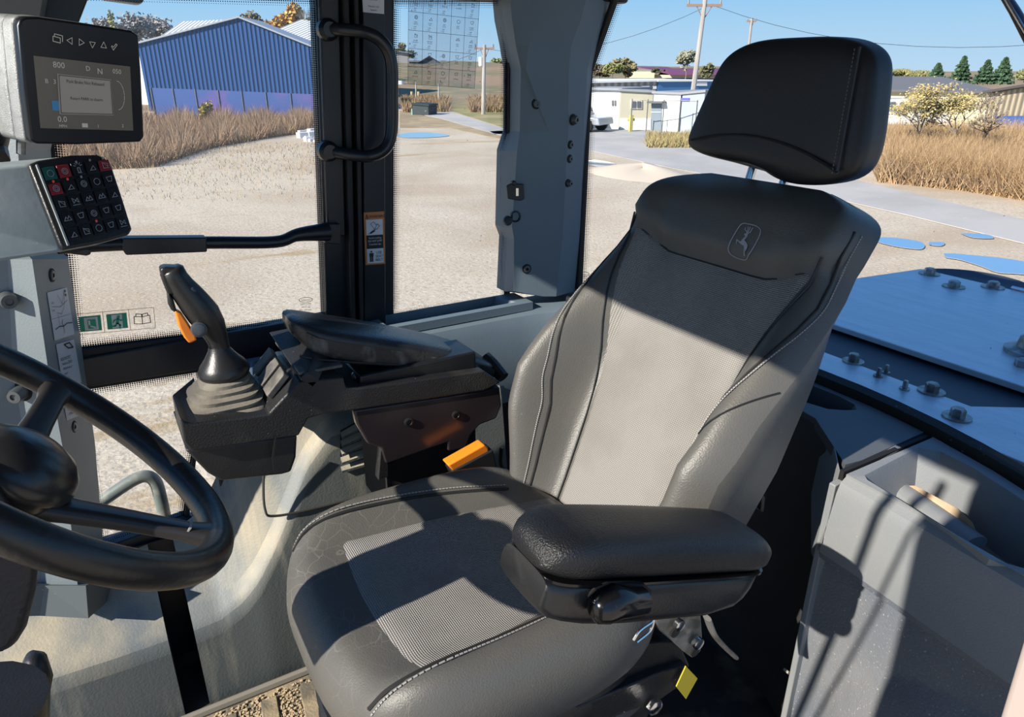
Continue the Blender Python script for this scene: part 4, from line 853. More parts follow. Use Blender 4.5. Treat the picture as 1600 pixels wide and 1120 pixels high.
f01, f12, f23 = pface(0, 1), pface(1, 2), pface(2, 3)
fastener(10, 466, f01, .014, .026, 'protruding grey bolt on the front pillar, level with the exit stickers', None)
fastener(34, 612, f12, .013, .026, 'protruding grey bolt on the front pillar beside the steering wheel spoke', None)
fastener(81, 430, f23, .009, .003, 'recessed dark bolt on the front pillar above the white labels', None)
fastener(115, 667, f23, .009, .003, 'recessed dark bolt on the front pillar below the white labels', None)
def cf(i, j, top=False):
    r0, r1 = (3, 4) if top else (5, 7); A = [onY(x, lev[r0][0], y) for x, y in zip(lev[r0][1], cols_y)]; B = [onY(x, lev[r1][0], y) for x, y in zip(lev[r1][1], cols_y)]
    if top: return [A[i], B[j], B[i]]
    return [A[i], A[j], B[i]]
for px, py, (i, j), r, out, lb in ((838, 162, (1, 2), .009, .004, 'dark bolt highest on the rear corner pillar, facing the seat'), (895, 187, (3, 4), .010, .014, 'large protruding bolt topmost of the column beside the rear glass'), (891, 226, (3, 4), .0075, .006, 'small bolt second from top in the column beside the rear glass'),
                                 (890, 248, (3, 4), .0075, .006, 'small bolt third from top in the column beside the rear glass'), (887, 286, (3, 4), .0075, .012, 'lowest bolt of the column beside the rear glass'), (823, 420, (1, 2), .009, .004, 'dark bolt near the foot of the rear corner pillar')):
    fastener(px, py, cf(i, j, py == 162), r, out+.002*(py == 162), lb, None)
p, n = plane_hit(804, 299, cf(1, 2)); n = -n if n.dot(p) > 0 else n
US = thing('usb_socket', tuple(p), 'small black socket block on the rear corner pillar', 'socket')
m = MB(); m.prism([onP(x, y, p, n) for x, y in [(790, 290), (797, 286), (817, 287), (818, 310), (812, 313), (792, 310)]], n*.008); m.build('socket_body', BLACK, US, bevel=.002)
m = MB(); m.prism([onP(x, y, p+n*.008, n) for x, y in [(806, 294), (810, 294), (810, 306), (806, 306)]], n*.001); m.build('slot', CHROME, US, smooth=0)
m = MB(); m.lathe(onP(803, 286, p+n*.008, n), n, [(.006, -.006), (.006, .002), (.004, .004)], 12); m.build('latch', BLACK, US)
p, n = plane_hit(805, 338, cf(1, 2)); n = -n if n.dot(p) > 0 else n
PO = thing('power_outlet', tuple(p), 'round black power outlet with hanging cap on the rear corner pillar', 'outlet')
m = MB(); m.lathe(p, n, [(.014, -.004), (.014, .004), (.011, .005), (.010, -.002)], 20); m.build('socket_ring', BLACK, PO)
m = MB(); m.lathe(onP(793, 345, p+n*.006, n), n+V(-.4, 0, .3), [(.011, 0), (.012, .008), (.009, .014), (.004, .015)], 18); m.build('cap', BLACK, PO)
m = MB(); c = V(1.06, 1.44, -.57); m.lathe(onZ(896, 470, -.562), (0, 0, 1), [(.02, -.01), (.02, .008), (.016, .014), (.006, .014)], 18); tag(m.build('latch_knob', BLACK, smooth=50), 'black latch knob on the sill at the foot of the rear pillar', 'knob')
# ================================================================ LABELS AND GLASS MARKINGS
WS = thing('warning_label', tuple(onY(585, 414, 1.512)), 'orange bordered warning label about not jumping and seat belt, on the door post', 'label')
q = Q(onY(568, 332, 1.5135), onY(600, 330, 1.5135), onY(602, 412, 1.5135), onY(571, 414, 1.5135), .0004)
m = MB(); q.rect(m, 0, 0, 1, 1, 1); m.build('orange_sheet', mat('label_orange', (.55, .20, .06), .5), WS, bevel=.0003)
for y0, y1 in ((.14, .43), (.69, .97)): m = MB(); q.rect(m, .09, y0, .91, y1, 3); m.build('white_panel', WHITE, WS, smooth=0)
m = MB(); q.rect(m, .09, .43, .91, .69, 3); m.build('black_panel', INK, WS, smooth=0)
m = MB(); q.text(m, 'WARNING', .24, .11, .08, 4, sx=.9); q.line(m, [(.08, .11), (.14, .045), (.20, .11), (.08, .11)], .012, 4)
m.build('warning_heading', INK, WS, smooth=0); m = MB(); q.text(m, 'USE', .53, .79, .07, 6); q.text(m, 'SEAT', .50, .86, .07, 6); q.text(m, 'BELT', .50, .93, .07, 6)
m.build('seat_belt_text', INK, WS, smooth=0); m = MB(); q.disc(m, .3, .745, .018, 6); q.rect(m, .2, .77, .4, .84, 6); q.rect(m, .22, .84, .29, .94, 6); q.rect(m, .31, .84, .38, .94, 6)
m.build('figure', INK, WS, smooth=0); m = MB(); q.line(m, [(.2, .41), (.35, .36), (.5, .33), (.4, .27), (.3, .22), (.45, .18), (.6, .25), (.5, .33), (.62, .32), (.75, .26), (.6, .22)], .008, 6); q.line(m, [(.3, .39), (.48, .35)], .03, 6)
m.build('printing', INK, WS, smooth=0)
m = MB(); q.text(m, 'Avoid crushing', .5, .50, .052, 6, 'CENTER', .8); q.text(m, 'DO NOT JUMP', .5, .56, .052, 6, 'CENTER', .8); q.text(m, 'if machine tips', .5, .62, .052, 6, 'CENTER', .8); m.build('white_printing', WHITE, WS, smooth=0)
WL = thing('instruction_label', tuple(onY(583, 20, 1.512)), 'white printed label at the top of the door post', 'label')
q = Q(onY(565, -22, 1.5135), onY(600, -22, 1.5135), onY(600, 22, 1.5135), onY(567, 19, 1.5135), .0004)
m = MB(); q.rect(m, 0, 0, 1, 1, 1); m.build('label_sheet', WHITE, WL, smooth=0)
m = MB()
for k, s in enumerate(('Hazard Area', 'Before entering', 'wait for stop', 'Stand clear', '', 'Manual in cab', 'Sécurité')): q.text(m, s, .5, .14+.13*k, .11, 3, 'CENTER', .8)
m.build('printing', INK, WL, smooth=0)
def chart_icon(q, m, k): icon(q, m, k)
CHT = thing('switch_chart_decal', tuple(onY(690, 135, YG-.006)), 'clear decal with a ruled chart of switch symbols on the right window', 'decal')
q = Q(onY(638, -12, YG-.006), onY(749, 2, YG-.006), onY(741, 138, YG-.006), onY(637, 131, YG-.006), .0004)
m = MB(); q.rect(m, 0, 0, 1, 1, 1, .0002); m.build('film', glass_mat('printed_film', (.93, .94, .96), .02, .10), CHT, smooth=0)
m = MB()
for i in range(6): q.line(m, [(i/5, 0), (i/5, 1)], .004, 3); q.line(m, [(0, i/5), (1, i/5)], .004, 3)
words = ['ENGINE START', 'ENGINE STOP', 'BEACON', 'FLASHERS', 'FAN REV', 'PARK BRAKE', 'AUTO LIFT', 'DIFF LOCK', 'RIDE CTRL', 'WORK LIGHTS', 'BOOM KICKOUT', 'RETURN TO DIG', '', 'SPIN CTRL', 'WIPER FRONT', 'AUTO IDLE', 'MIRRORS', 'CLUTCH CUT', 'REAR WASH', 'WIPER REAR', 'PAYLOAD', 'QUICK SHIFT', 'COUPLER', 'MANUAL', 'HEATER']
for r in range(5):
    for c in range(5):
        n = r*5+c
        if not words[n]: continue
        s = q.sub(c/5, r/5, (c+1)/5, (r+1)/5, 2); icon(s.sub(.3, .05, .75, .45, 1), m, kinds[n]); s.text(m, words[n].split()[0], .5, .58, .11, 3, 'CENTER', .8)
        if ' ' in words[n]: s.text(m, words[n].split(' ', 1)[1], .5, .68, .11, 3, 'CENTER', .8)
        if n % 5 != 3: s.text(m, 'OFF', .35, .84, .11, 3); s.text(m, '1  ON', .2, .95, .11, 3)
m.build('chart_print', INK, CHT, smooth=0)
EX = thing('exit_stickers', tuple(onY(180, 520, YG-.006)), 'strip of green emergency exit pictograms and an open manual symbol on the window', 'sticker')
q = Q(onY(117, 491, YG-.006), onY(240, 480, YG-.006), onY(243, 512, YG-.006), onY(121, 523, YG-.006), .0004)
GRN = mat('sign_green', (.03, .40, .22), .5); OFFW = mat('sign_white', (.8, .8, .74), .5)
m = MB(); q.line(m, [(0, 0), (1, 0), (1, 1), (0, 1), (0, 0)], .02, 1); q.line(m, [(.34, 0), (.34, 1)], .02, 1); q.line(m, [(.67, 0), (.67, 1)], .02, 1)
s = q.sub(.70, .15, .97, .85, 1); s.line(m, [(.1, .8), (.12, .3), (.5, .35), (.88, .3), (.9, .8), (.5, .85), (.1, .8)], .05); s.line(m, [(.5, .35), (.5, .85)], .05); s.line(m, [(.2, .3), (.22, .12), (.48, .18), (.5, .35), (.52, .18), (.78, .12), (.8, .3)], .05); m.build('black_outlines', INK, EX, smooth=0)
a = q.sub(.04, .13, .31, .87, 1); b = q.sub(.38, .13, .64, .87, 1)
for ab in (a, b): m = MB(); ab.rect(m, 0, 0, 1, 1, 2); m.build('green_panel', GRN, EX, smooth=0)
m = MB(); a.rect(m, .22, .08, .85, .92, 5); m.build('white_window_shape', OFFW, EX, smooth=0); m = MB(); b.rect(m, .24, .06, .76, .94, 5); m.build('white_door_shape', OFFW, EX, smooth=0)
m = MB(); a.rect(m, .38, .22, .75, .82, 9); m.build('green_pane', GRN, EX, smooth=0); m = MB(); b.disc(m, .58, .2, .09, 9); b.line(m, [(.55, .3), (.5, .6)], .17, 9); b.line(m, [(.5, .6), (.62, .75), (.6, .95)], .09, 9); b.line(m, [(.5, .6), (.38, .78), (.16, .8)], .09, 9); b.line(m, [(.54, .34), (.36, .42), (.3, .55)], .07, 9); b.line(m, [(.54, .34), (.68, .45), (.8, .4)], .07, 9); m.build('running_figure', GRN, EX, smooth=0)
m = MB(); a.line(m, [(.45, .3), (.45, .6), (.7, .75)], .10, 12); m.build('white_arrow', OFFW, EX, smooth=0)
def glassmark(pts, label, on):
    t = thing('glass_maker_mark', tuple(pts[3]), label, 'marking'); q = Q(*pts, .0004); m = MB()
    for k in range(20):
        a, b = [(.5+.42*math.cos(x), .2+.16*math.sin(x)) for x in (2*math.pi*k/20, 2*math.pi*(k+1)/20)]; q.line(m, [a, b], .03, 2)
    q.text(m, 'tempered', .5, .26, .16, 2, 'CENTER'); q.text(m, 'SAFETY 43R', .5, .52, .14, 2, 'CENTER'); q.text(m, 'AS2 M 268', .5, .74, .13, 2, 'CENTER'); q.text(m, 'E11 DOT 204', .5, .94, .13, 2, 'CENTER')
    m.build('etched_text', INK, t, smooth=0); return t
glassmark([onY(465, 464, YG-.006), onY(490, 463, YG-.006), onY(490, 486, YG-.006), onY(465, 487, YG-.006)], 'small oval etched mark at the lower corner of the front right window', 0)
glassmark([onY(170, 824, YG-.006), onY(199, 820, YG-.006), onY(201, 838, YG-.006), onY(172, 842, YG-.006)], 'small etched mark at the bottom of the lower window behind the wheel spoke', 0)
g3 = [pillar_edge(*p) for p in ((906, 424), (923, 424), (921, 446), (904, 445))]
glassmark(g3, 'small oval etched mark at the lower corner of the rear window', 0)
for k, (qd, lb) in enumerate((([(73, 457), (104, 449), (116, 522), (85, 532)], 'white pictogram label topmost on the front pillar, with line drawings'), ([(87, 538), (115, 530), (127, 597), (99, 610)], 'white label in the middle of the front pillar reading add bucket'), ([(97, 616), (122, 606), (131, 646), (104, 657)], 'white label lowest on the front pillar, reading tally and reset counter'))):
    pl, nn = plane_hit(100, 550, f23); nn = -nn if nn.dot(pl) > 0 else nn
    t = thing('pillar_label', tuple(onP(*qd[3], pl+nn*.001, nn)), lb, 'label'); q = Q(*[onP(x, y, pl+nn*.0012, nn) for x, y in qd], .0004)
    m = MB(); q.rect(m, 0, 0, 1, 1, 1); m.build('label_sheet', mat('label_grey_white', (.50, .52, .56), .5), t, bevel=.0003)
    m = MB()
    if k == 0:
        q.line(m, [(.1, .3), (.5, .35), (.9, .25)], .008, 4); q.line(m, [(.45, .1), (.6, .3), (.8, .05), (.7, .35), (.5, .5), (.3, .45), (.35, .8)], .008, 4); q.text(m, 'AUX', .08, .25, .06, 4); q.text(m, 'HOR', .08, .4, .05, 4); q.line(m, [(0, .55), (1, .55)], .006, 4); q.line(m, [(.1, .78), (.3, .74), (.5, .76), (.7, .72), (.95, .74)], .02, 4); q.line(m, [(.5, .62), (.45, .7), (.5, .8), (.5, .9)], .015, 4); q.disc(m, .85, .06, .03, 4); q.disc(m, .85, .14, .03, 4)
    else:
        for i, s in enumerate((('', '', 'ADD BUCKET', '. Hold to ZERO', '  Withdraw or', '  attach', '. Hold to', '  DISCARD') if k == 1 else ('ADD TALLY', 'CLEAR', '. Hold to', '  RESET', '  COUNTER'))): q.text(m, s, .08, .16+(.105 if k == 1 else .17)*i, .09 if k == 1 else .14, 4, sx=.85)
        if k == 1: q.line(m, [(.4, .05), (.7, .04), (.85, .16), (.6, .15), (.4, .05)], .03, 4)
    m.build('printing', INK, t, smooth=0)
# dirt on the floor and ridged mat
FM = thing('floor_mat', (.05, 1.25, -1.3), 'dusty tan-grey rubber floor mat with raised edge and gravel dirt', 'floor mat')
MAT_ = mat('dusty_mat', (.14, .12, .09), .85, col2=(.34, .27, .17), scale=10, lo=.4, hi=.6, bump=.5, bscale=150)
m = MB(); m.prism([V(-.6, .6, -1.299), V(-.6, 1.315, -1.299), V(.7, 1.315, -1.299), V(.7, .6, -1.299)], (0, 0, .006)); m.build('mat_sheet', MAT_, FM, smooth=0)
m = MB(); m.tube([V(-.6, 1.305, -1.288), V(.7, 1.305, -1.288)], .009, 8, flat=1.4); m.build('raised_edge', mat('mat_edge', (.22, .20, .16), .8), FM)
for k in range(7):
    m = MB(); x = -.25+.085*k; m.prism([V(x, 1.10, -1.293), V(x+.035, 1.10, -1.293), V(x+.055, 1.27, -1.293), V(x+.02, 1.27, -1.293)], (0, 0, .008)); m.build('tread_bar', MAT_, FM, bevel=.002)
m = MB(); random.seed(5)
for _ in range(3200):
    x, y = random.gauss(.05, .13), 1.22+random.gauss(0, .05); r = random.uniform(.0006, .0028)
    if y > 1.29: continue
    m.obox((x, y, -1.293+r), (r, 0, r*.3), (0, r, 0), (-r*.2, 0, r*.7))
tag(m.build('gravel_dirt', mat('dirt_tan', (.38, .29, .18), .9), smooth=0), 'loose tan gravel and dirt scattered on the floor mat', 'dirt', kind='stuff')
# ================================================================ OUTSIDE: machine parts seen through the glass
HR = thing('step_handrail', tuple(onY(258, 810, 1.75)), 'bent grey-green steel handrail outside the lower right window', 'handrail')
P = bez([onY(120, 808, 1.75), onY(160, 782, 1.75), onY(205, 752, 1.75), onY(228, 744, 1.75), onY(243, 753, 1.75), onY(251, 778, 1.75), onY(259, 815, 1.75)], 8)
MB().tube(P+[P[-1]+V(.02, 0, -.3)], .0155, 14).build('tube', mat('grey_green_paint', (.16, .19, .18), .5, col2=(.33, .33, .28), scale=20, lo=.5, hi=.65), HR, smooth=80)
ZD = -.80
DK = thing('rear_deck', (2.4, .7, ZD-.3), 'blue-grey galvanised steel rear deck behind the cab with bolted plates', 'deck')
m = MB(); m.prism([V(2.10, -1.2, ZD), V(2.10, 1.72, ZD), V(2.60, 1.72, ZD), V(3.06, 1.66, ZD), V(3.06, -1.2, ZD)], (0, 0, -.02)); m.build('upper_plate', DECK, DK, bevel=.003)
m = MB(); m.prism([V(1.66, -1.2, ZD), V(1.66, 1.72, ZD), V(1.85, 1.72, ZD), V(1.85, .80, ZD), V(1.97, .72, ZD), V(1.97, -1.2, ZD)], (0, 0, -.02)); m.build('lower_plate', DECK, DK, bevel=.003)
m = MB(); m.box((1.3, -1.2, ZD-.35), (2.88, 1.70, ZD-.03)); m.build('deck_box', DECKD, DK, smooth=0)
def nut(px, py, label, r=.022, h=.022):
    p = onZ(px, py, ZD); t = thing('deck_bolt', tuple(p), label, 'bolt', None)
    MB().lathe(p, (0, 0, 1), [(r*1.9, 0), (r*1.9, .004)], 18).build('washer', STEEL, t); MB().lathe(p, (0, 0, 1), [(r, .004), (r, h), (r*.8, h+.004)], 6).build('hex_head', STEEL, t)
for px, py, lb, r in ((1452, 428, 'hex bolt at the far corner of the deck plate', .022), (1490, 448, 'middle hex bolt near the far edge of the deck plate', .022), (1551, 449, 'rightmost hex bolt near the far edge of the deck plate', .022), (1333, 565, 'hex bolt with wide washer on the strip, nearest the seat', .016),
                      (1372, 588, 'small bolt head on the near deck strip, left of the muddy bolt', .007), (1384, 583, 'tiny bolt head on the near deck strip', .006), (1455, 612, 'muddy hex bolt in the middle of the near deck strip', .018), (1413, 608, 'small dark bolt on the near deck strip beside the muddy bolt', .007), (1495, 652, 'hex bolt on the near deck strip closest to the tray', .018)): nut(px, py, lb, r)
LG = thing('deck_eye_mount', tuple(onZ(1600, 560, ZD)), 'round steel lifting eye mount at the right edge of the deck', 'mount')
m = MB(); m.lathe(onZ(1612, 552, ZD), (0, 0, 1), [(.075, 0), (.075, .012), (.045, .02), (.04, .05), (.025, .06)], 28); m.build('base_ring', STEEL, LG)
m = MB(); m.lathe(onZ(1596, 572, ZD), (0, 0, 1), [(.02, 0), (.02, .02), (.012, .024)], 6); m.build('bolt', STEEL, LG)
m = MB(); c = V(3.55, .75, 0); R = []
for r_, z in ((.20, -1.1), (.225, -1.1), (.245, -1.05), (.245, -.86), (.235, -.84), (.20, -.86)): R.append([V(3.17+math.cos(t)*r_, 1.5+math.sin(t)*r_, z) for t in np.linspace(0, 2*math.pi, 49)[:-1]])
m.rings(R); tag(m.build('round_guard', mat('guard_blue_black', (.04, .055, .08), .6, bump=.3), smooth=50), 'dark round guard ring behind the far edge of the deck', 'guard')
m = MB(); m.tube([V(3.075, 1.3, ZD+.004), V(3.075, -1.2, ZD+.004)], .008, 8); m.build('edge_pipe', CHROME, DK)
WP = thing('rear_wiper', tuple(rl(.62, .12)), 'dark wiper arm at the upper right of the rear window', 'wiper')
a, b = onX(1558, -26, 1.30), onX(1612, 66, 1.30); MB().tube([a, lerp(a, b, .5)+V(0, 0, .002), b], [.010, .012, .014], 10, flat=.6).build('arm_rod', TUBE, WP)
MB().tube([a+V(-.012, 0, .006), b+V(-.012, 0, .006)], .003, 8).build('blade_strip', CHROME, WP)
m = MB(); m.prism([onY(168, -26, 1.75), onY(226, -26, 1.75), onY(225, 3, 1.75), onY(218, 6, 1.75), onY(160, -2, 1.75)], (0, .05, 0)); tag(m.build('outside_mirror', BLACK, bevel=.006), 'lower edge of a black outside mirror at the top of the front right window', 'mirror')
# left door edge, pale and close to the camera at the lower right corner
m = MB(); m.prism([onX(1602, 985, .50), onX(1640, 900, .50), onX(1720, 900, .50), onX(1700, 1180, .50), onX(1543, 1180, .50)], (.012, 0, 0)); tag(m.build('door_edge_trim', mat('pale_pink_trim', (.42, .35, .32), .6), bevel=.004), 'pale pinkish door edge trim close by at the lower right corner', 'trim')

# ================================================================ THE YARD
GR = mat('pale_gravel', (.58, .49, .37), .95, col2=(.46, .36, .25), scale=.16, detail=8, lo=.46, hi=.62, distort=.6)
n = GR.node_tree.nodes; l = GR.node_tree.links; b = n['Principled BSDF']; src = b.inputs['Base Color'].links[0].from_socket
tc = n.new('ShaderNodeTexCoord')
def grain(scale, lo, hi, c, src, det=6, stretch=None):
    t = n.new('ShaderNodeTexNoise'); t.inputs['Scale'].default_value = scale; t.inputs['Detail'].default_value = det; t.inputs['Roughness'].default_value = .75
    if stretch: mpn = n.new('ShaderNodeMapping'); mpn.inputs['Scale'].default_value = stretch; mpn.inputs['Rotation'].default_value = (0, 0, .5); l.new(tc.outputs['Object'], mpn.inputs[0]); l.new(mpn.outputs[0], t.inputs[0])
    else: l.new(tc.outputs['Object'], t.inputs[0])
    r = n.new('ShaderNodeMapRange'); r.inputs[1].default_value = lo; r.inputs[2].default_value = hi; l.new(t.outputs[0], r.inputs[0])
    x = n.new('ShaderNodeMix'); x.data_type = 'RGBA'; x.inputs[7].default_value = (*c, 1); l.new(src, x.inputs[6]); l.new(r.outputs[0], x.inputs[0]); return x.outputs[2]
src = grain(14, .50, .60, (.42, .35, .26), src); src = grain(22, .60, .66, (.88, .82, .70), src); src = grain(.5, .58, .66, (.42, .31, .18), src, 9, (.35, 1.3, 1)); l.new(src, b.inputs['Base Color'])
t = n.new('ShaderNodeTexNoise'); t.inputs['Scale'].default_value = 18; t.inputs['Detail'].default_value = 5; l.new(tc.outputs['Object'], t.inputs[0]); bu = n.new('ShaderNodeBump'); bu.inputs['Strength'].default_value = .6; bu.inputs['Distance'].default_value = .025; l.new(t.outputs[0], bu.inputs['Height']); l.new(bu.outputs[0], b.inputs['Normal'])
m = MB(); m.add([V(-300, -80, GZ), V(400, -80, GZ), V(400, 400, GZ), V(-300, 400, GZ)], [(0, 1, 2, 3)]); g = m.build('gravel_yard', GR, smooth=0); g['kind'] = 'structure'
def flat(name, pts, z, M, kind='structure', h=.02):
    m = MB(); m.prism([V(p.x, p.y, GZ+z) for p in pts], (0, 0, -h)); o = m.build(name, M, smooth=0); 
    if kind: o['kind'] = kind
    return o
ASPH = mat('pale_asphalt', (.47, .445, .41), .9, col2=(.40, .38, .35), scale=.5, spots=(.5, .5, .48), sscale=8, sthr=.66)
flat('asphalt_road', [AZ(560, 130), G(625, 161), G(700, 173), G(790, 202), G(930, 208), G(1060, 222), G(1250, 262), G(1600, 345), G(1750, 400), G(1750, 440), G(1600, 382), G(1420, 338), G(1250, 300), G(1060, 266), G(930, 238), G(790, 214), G(690, 186), G(625, 172), AZ(560, 90)], .03, ASPH)
flat('paved_apron', [G(905, 200), G(1075, 208), G(1075, 224), G(930, 208), G(905, 207)], .035, mat('apron_concrete', (.42, .41, .39), .9, col2=(.34, .33, .31), scale=.6))
# hillside beyond the road
random.seed(11)
HILL = mat('dry_hillside', (.30, .20, .125), .95, col2=(.19, .17, .09), scale=.055, detail=8, lo=.42, hi=.58, spots=(.30, .22, .12), sscale=.5, sthr=.56, bump=.8, bscale=.8)
def hz(az, d):
    px = 800+1188*math.tan(az-PS); top = interp(px, [-400, 200, 500, 620, 800, 930, 1100, 1400, 1700], [2.5, 1.5, 1.6, 2.2, 1.2, .6, .8, -.5, -.5])
    k = ss(66, 170, d); return GZ-.05+(top-GZ)*k+.35*math.sin(az*31+d*.07)*k
m = MB(); m.grid(lambda a, d: V(math.sin(a)*d, math.cos(a)*d, hz(a, d)), 90, 40, PS-1.0, PS+.95, 60, 260); m.build('hillside', HILL, smooth=80)['kind'] = 'structure'
GRASSV = mat('olive_verge', (.22, .21, .08), .95, col2=(.36, .29, .14), scale=.3, bump=.6, bscale=3)
flat('roadside_verge', [AZ(560, 140), AZ(660, 96), AZ(790, 62), AZ(800, 46.5), G(790, 201), G(700, 172), G(625, 160), AZ(560, 131)], .02, GRASSV)
flat('dirt_verge', [G(625, 173), G(690, 187), G(790, 215), G(790, 219), G(700, 200), G(625, 200)], .025, mat('brown_verge', (.30, .22, .13), .95, col2=(.40, .31, .18), scale=.8))
flat('grass_island', [G(1005, 222), G(1030, 214), G(1075, 212), G(1250, 225), G(1250, 250), G(1070, 228), G(1040, 226)], .045, mat('dry_grass_ground', (.36, .27, .13), .95, col2=(.30, .27, .11), scale=1.2))
# puddles
WATER = mat('puddle_water', (.10, .11, .12), .02, spec=1.0, coat=1.0); WATER.node_tree.nodes['Principled BSDF'].inputs['Metallic'].default_value = .75; WATER.node_tree.nodes['Principled BSDF'].inputs['Base Color'].default_value = (.62, .70, .85, 1)
for k, (L_, lb) in enumerate((([(622, 211), (640, 208), (675, 208), (702, 212), (680, 215), (640, 216), (622, 214)], 'long shallow puddle on the gravel before the dumpster'), ([(765, 206), (788, 205), (800, 209), (775, 210)], 'small puddle sliver by the road edge left of the corner pillar'),
    ([(917, 252), (932, 251), (962, 257), (975, 264), (970, 270), (950, 269), (930, 261), (917, 258)], 'blue puddle beside the road just right of the corner pillar'), ([(1362, 374), (1390, 373), (1430, 378), (1444, 384), (1440, 391), (1420, 390), (1395, 386), (1372, 380)], 'puddle on the gravel right of the seat, nearer the road'),
    ([(1452, 380), (1475, 381), (1470, 386), (1452, 384)], 'tiny puddle spot right of the longer puddle'), ([(1474, 398), (1500, 399), (1560, 405), (1600, 411), (1660, 425), (1650, 440), (1600, 431), (1560, 428), (1532, 418), (1500, 408), (1478, 404)], 'largest puddle at the right edge, behind the deck'), ([(1500, 366), (1540, 368), (1552, 374), (1520, 373)], 'narrow puddle strip at the road edge on the right'))):
    pts = [G(*p) for p in L_]; pp = bez([V(p.x, p.y, GZ+.03) for p in pts+[pts[0]]], 4)[:-1]
    tag(MB().prism(pp, (0, 0, -.01)).build('puddle', WATER, smooth=0), lb, 'puddle', None)
m = MB(); c = G(1003, 272); m.grid(lambda u, v: V(c.x+math.cos(u)*v*1.5+.0, c.y+math.sin(u)*v*2.3, GZ+.28*max(0, 1-v*v)*(1+.3*math.sin(u*3))), 24, 8, 0, 2*math.pi, 0, 1)
tag(m.build('gravel_mound', mat('mound_gravel', (.55, .47, .37), .95, bump=.6, bscale=9), smooth=80), 'low pale gravel mound beside the puddle near the road', 'mound')
# ---- dry grass
def grass(name, label, region, count, hmin, hmax, cols, seed, wid=.02, lean=.35):
    random.seed(seed); m = MB(); ms = [mat('%s_straw_%d' % (name, i), c, .9) for i, c in enumerate(cols)]
    for _ in range(count):
        px, py, sc_ = region(random); p = G(px, py); d = math.hypot(p.x, p.y); h = random.uniform(hmin, hmax)*sc_; w = wid*(.6+d/40)
        a = random.uniform(0, math.pi); t = V(math.cos(a)*w, math.sin(a)*w, 0); l_ = V(random.gauss(0, lean)*h, random.gauss(0, lean)*h, h)
        m.cm = random.randrange(len(cols)); m.add([p-t, p+t, p+l_], [(0, 1, 2)])
    return tag(m.build(name, ms, smooth=0), label, 'grass', kind='stuff')
def reg1(r):
    px = r.uniform(100, 512); y0 = 184; y1 = interp(px, [100, 240, 330, 430, 512], [268, 262, 232, 214, 204]); t = r.random(); return px, y0+(y1-y0)*t**.8, (.35 if r.random() < .5*t else 1)*(.7+.5*math.sin(px*.05)**2)
grass('weed_thicket', 'brown dry weeds and brush filling the lot edge before the blue building', reg1, 42000, .3, 1.1, [(.36, .26, .18), (.30, .21, .15), (.40, .28, .16), (.24, .17, .13), (.36, .22, .15)], 1, .012)
grass('tan_fringe_grass', 'thin low tan grass fringe at the gravel edge left of the door post', lambda r: (r.uniform(120, 500), r.triangular(222, 320, 224), .6), 3500, .06, .25, [(.46, .36, .22), (.38, .28, .16)], 2, .009)
def reg2(r): px = r.uniform(1370, 1720); y1 = interp(px, [1370, 1500, 1600, 1720], [285, 298, 314, 345]); y0 = 218; return px, r.uniform(y0, y1), 1
grass('golden_grass', 'tall golden dry grass along the road at the right', reg2, 42000, .5, 1.2, [(.46, .31, .17), (.38, .25, .13), (.52, .36, .20), (.30, .19, .10)], 3, .012, .45)
grass('island_grass', 'low tan grass on the island before the white building', lambda r: (r.uniform(1010, 1150), r.uniform(214, 232), 1), 3500, .15, .5, [(.42, .32, .16), (.32, .28, .12)], 4, .02)
grass('hill_scrub', 'reddish brown scrub growing along the foot of the hill', lambda r: (r.choice([r.uniform(630, 700), r.uniform(735, 800)]), r.uniform(158, 176), 1), 6000, .3, 1.0, [(.30, .20, .13), (.24, .15, .10), (.28, .22, .10)], 5, .03)
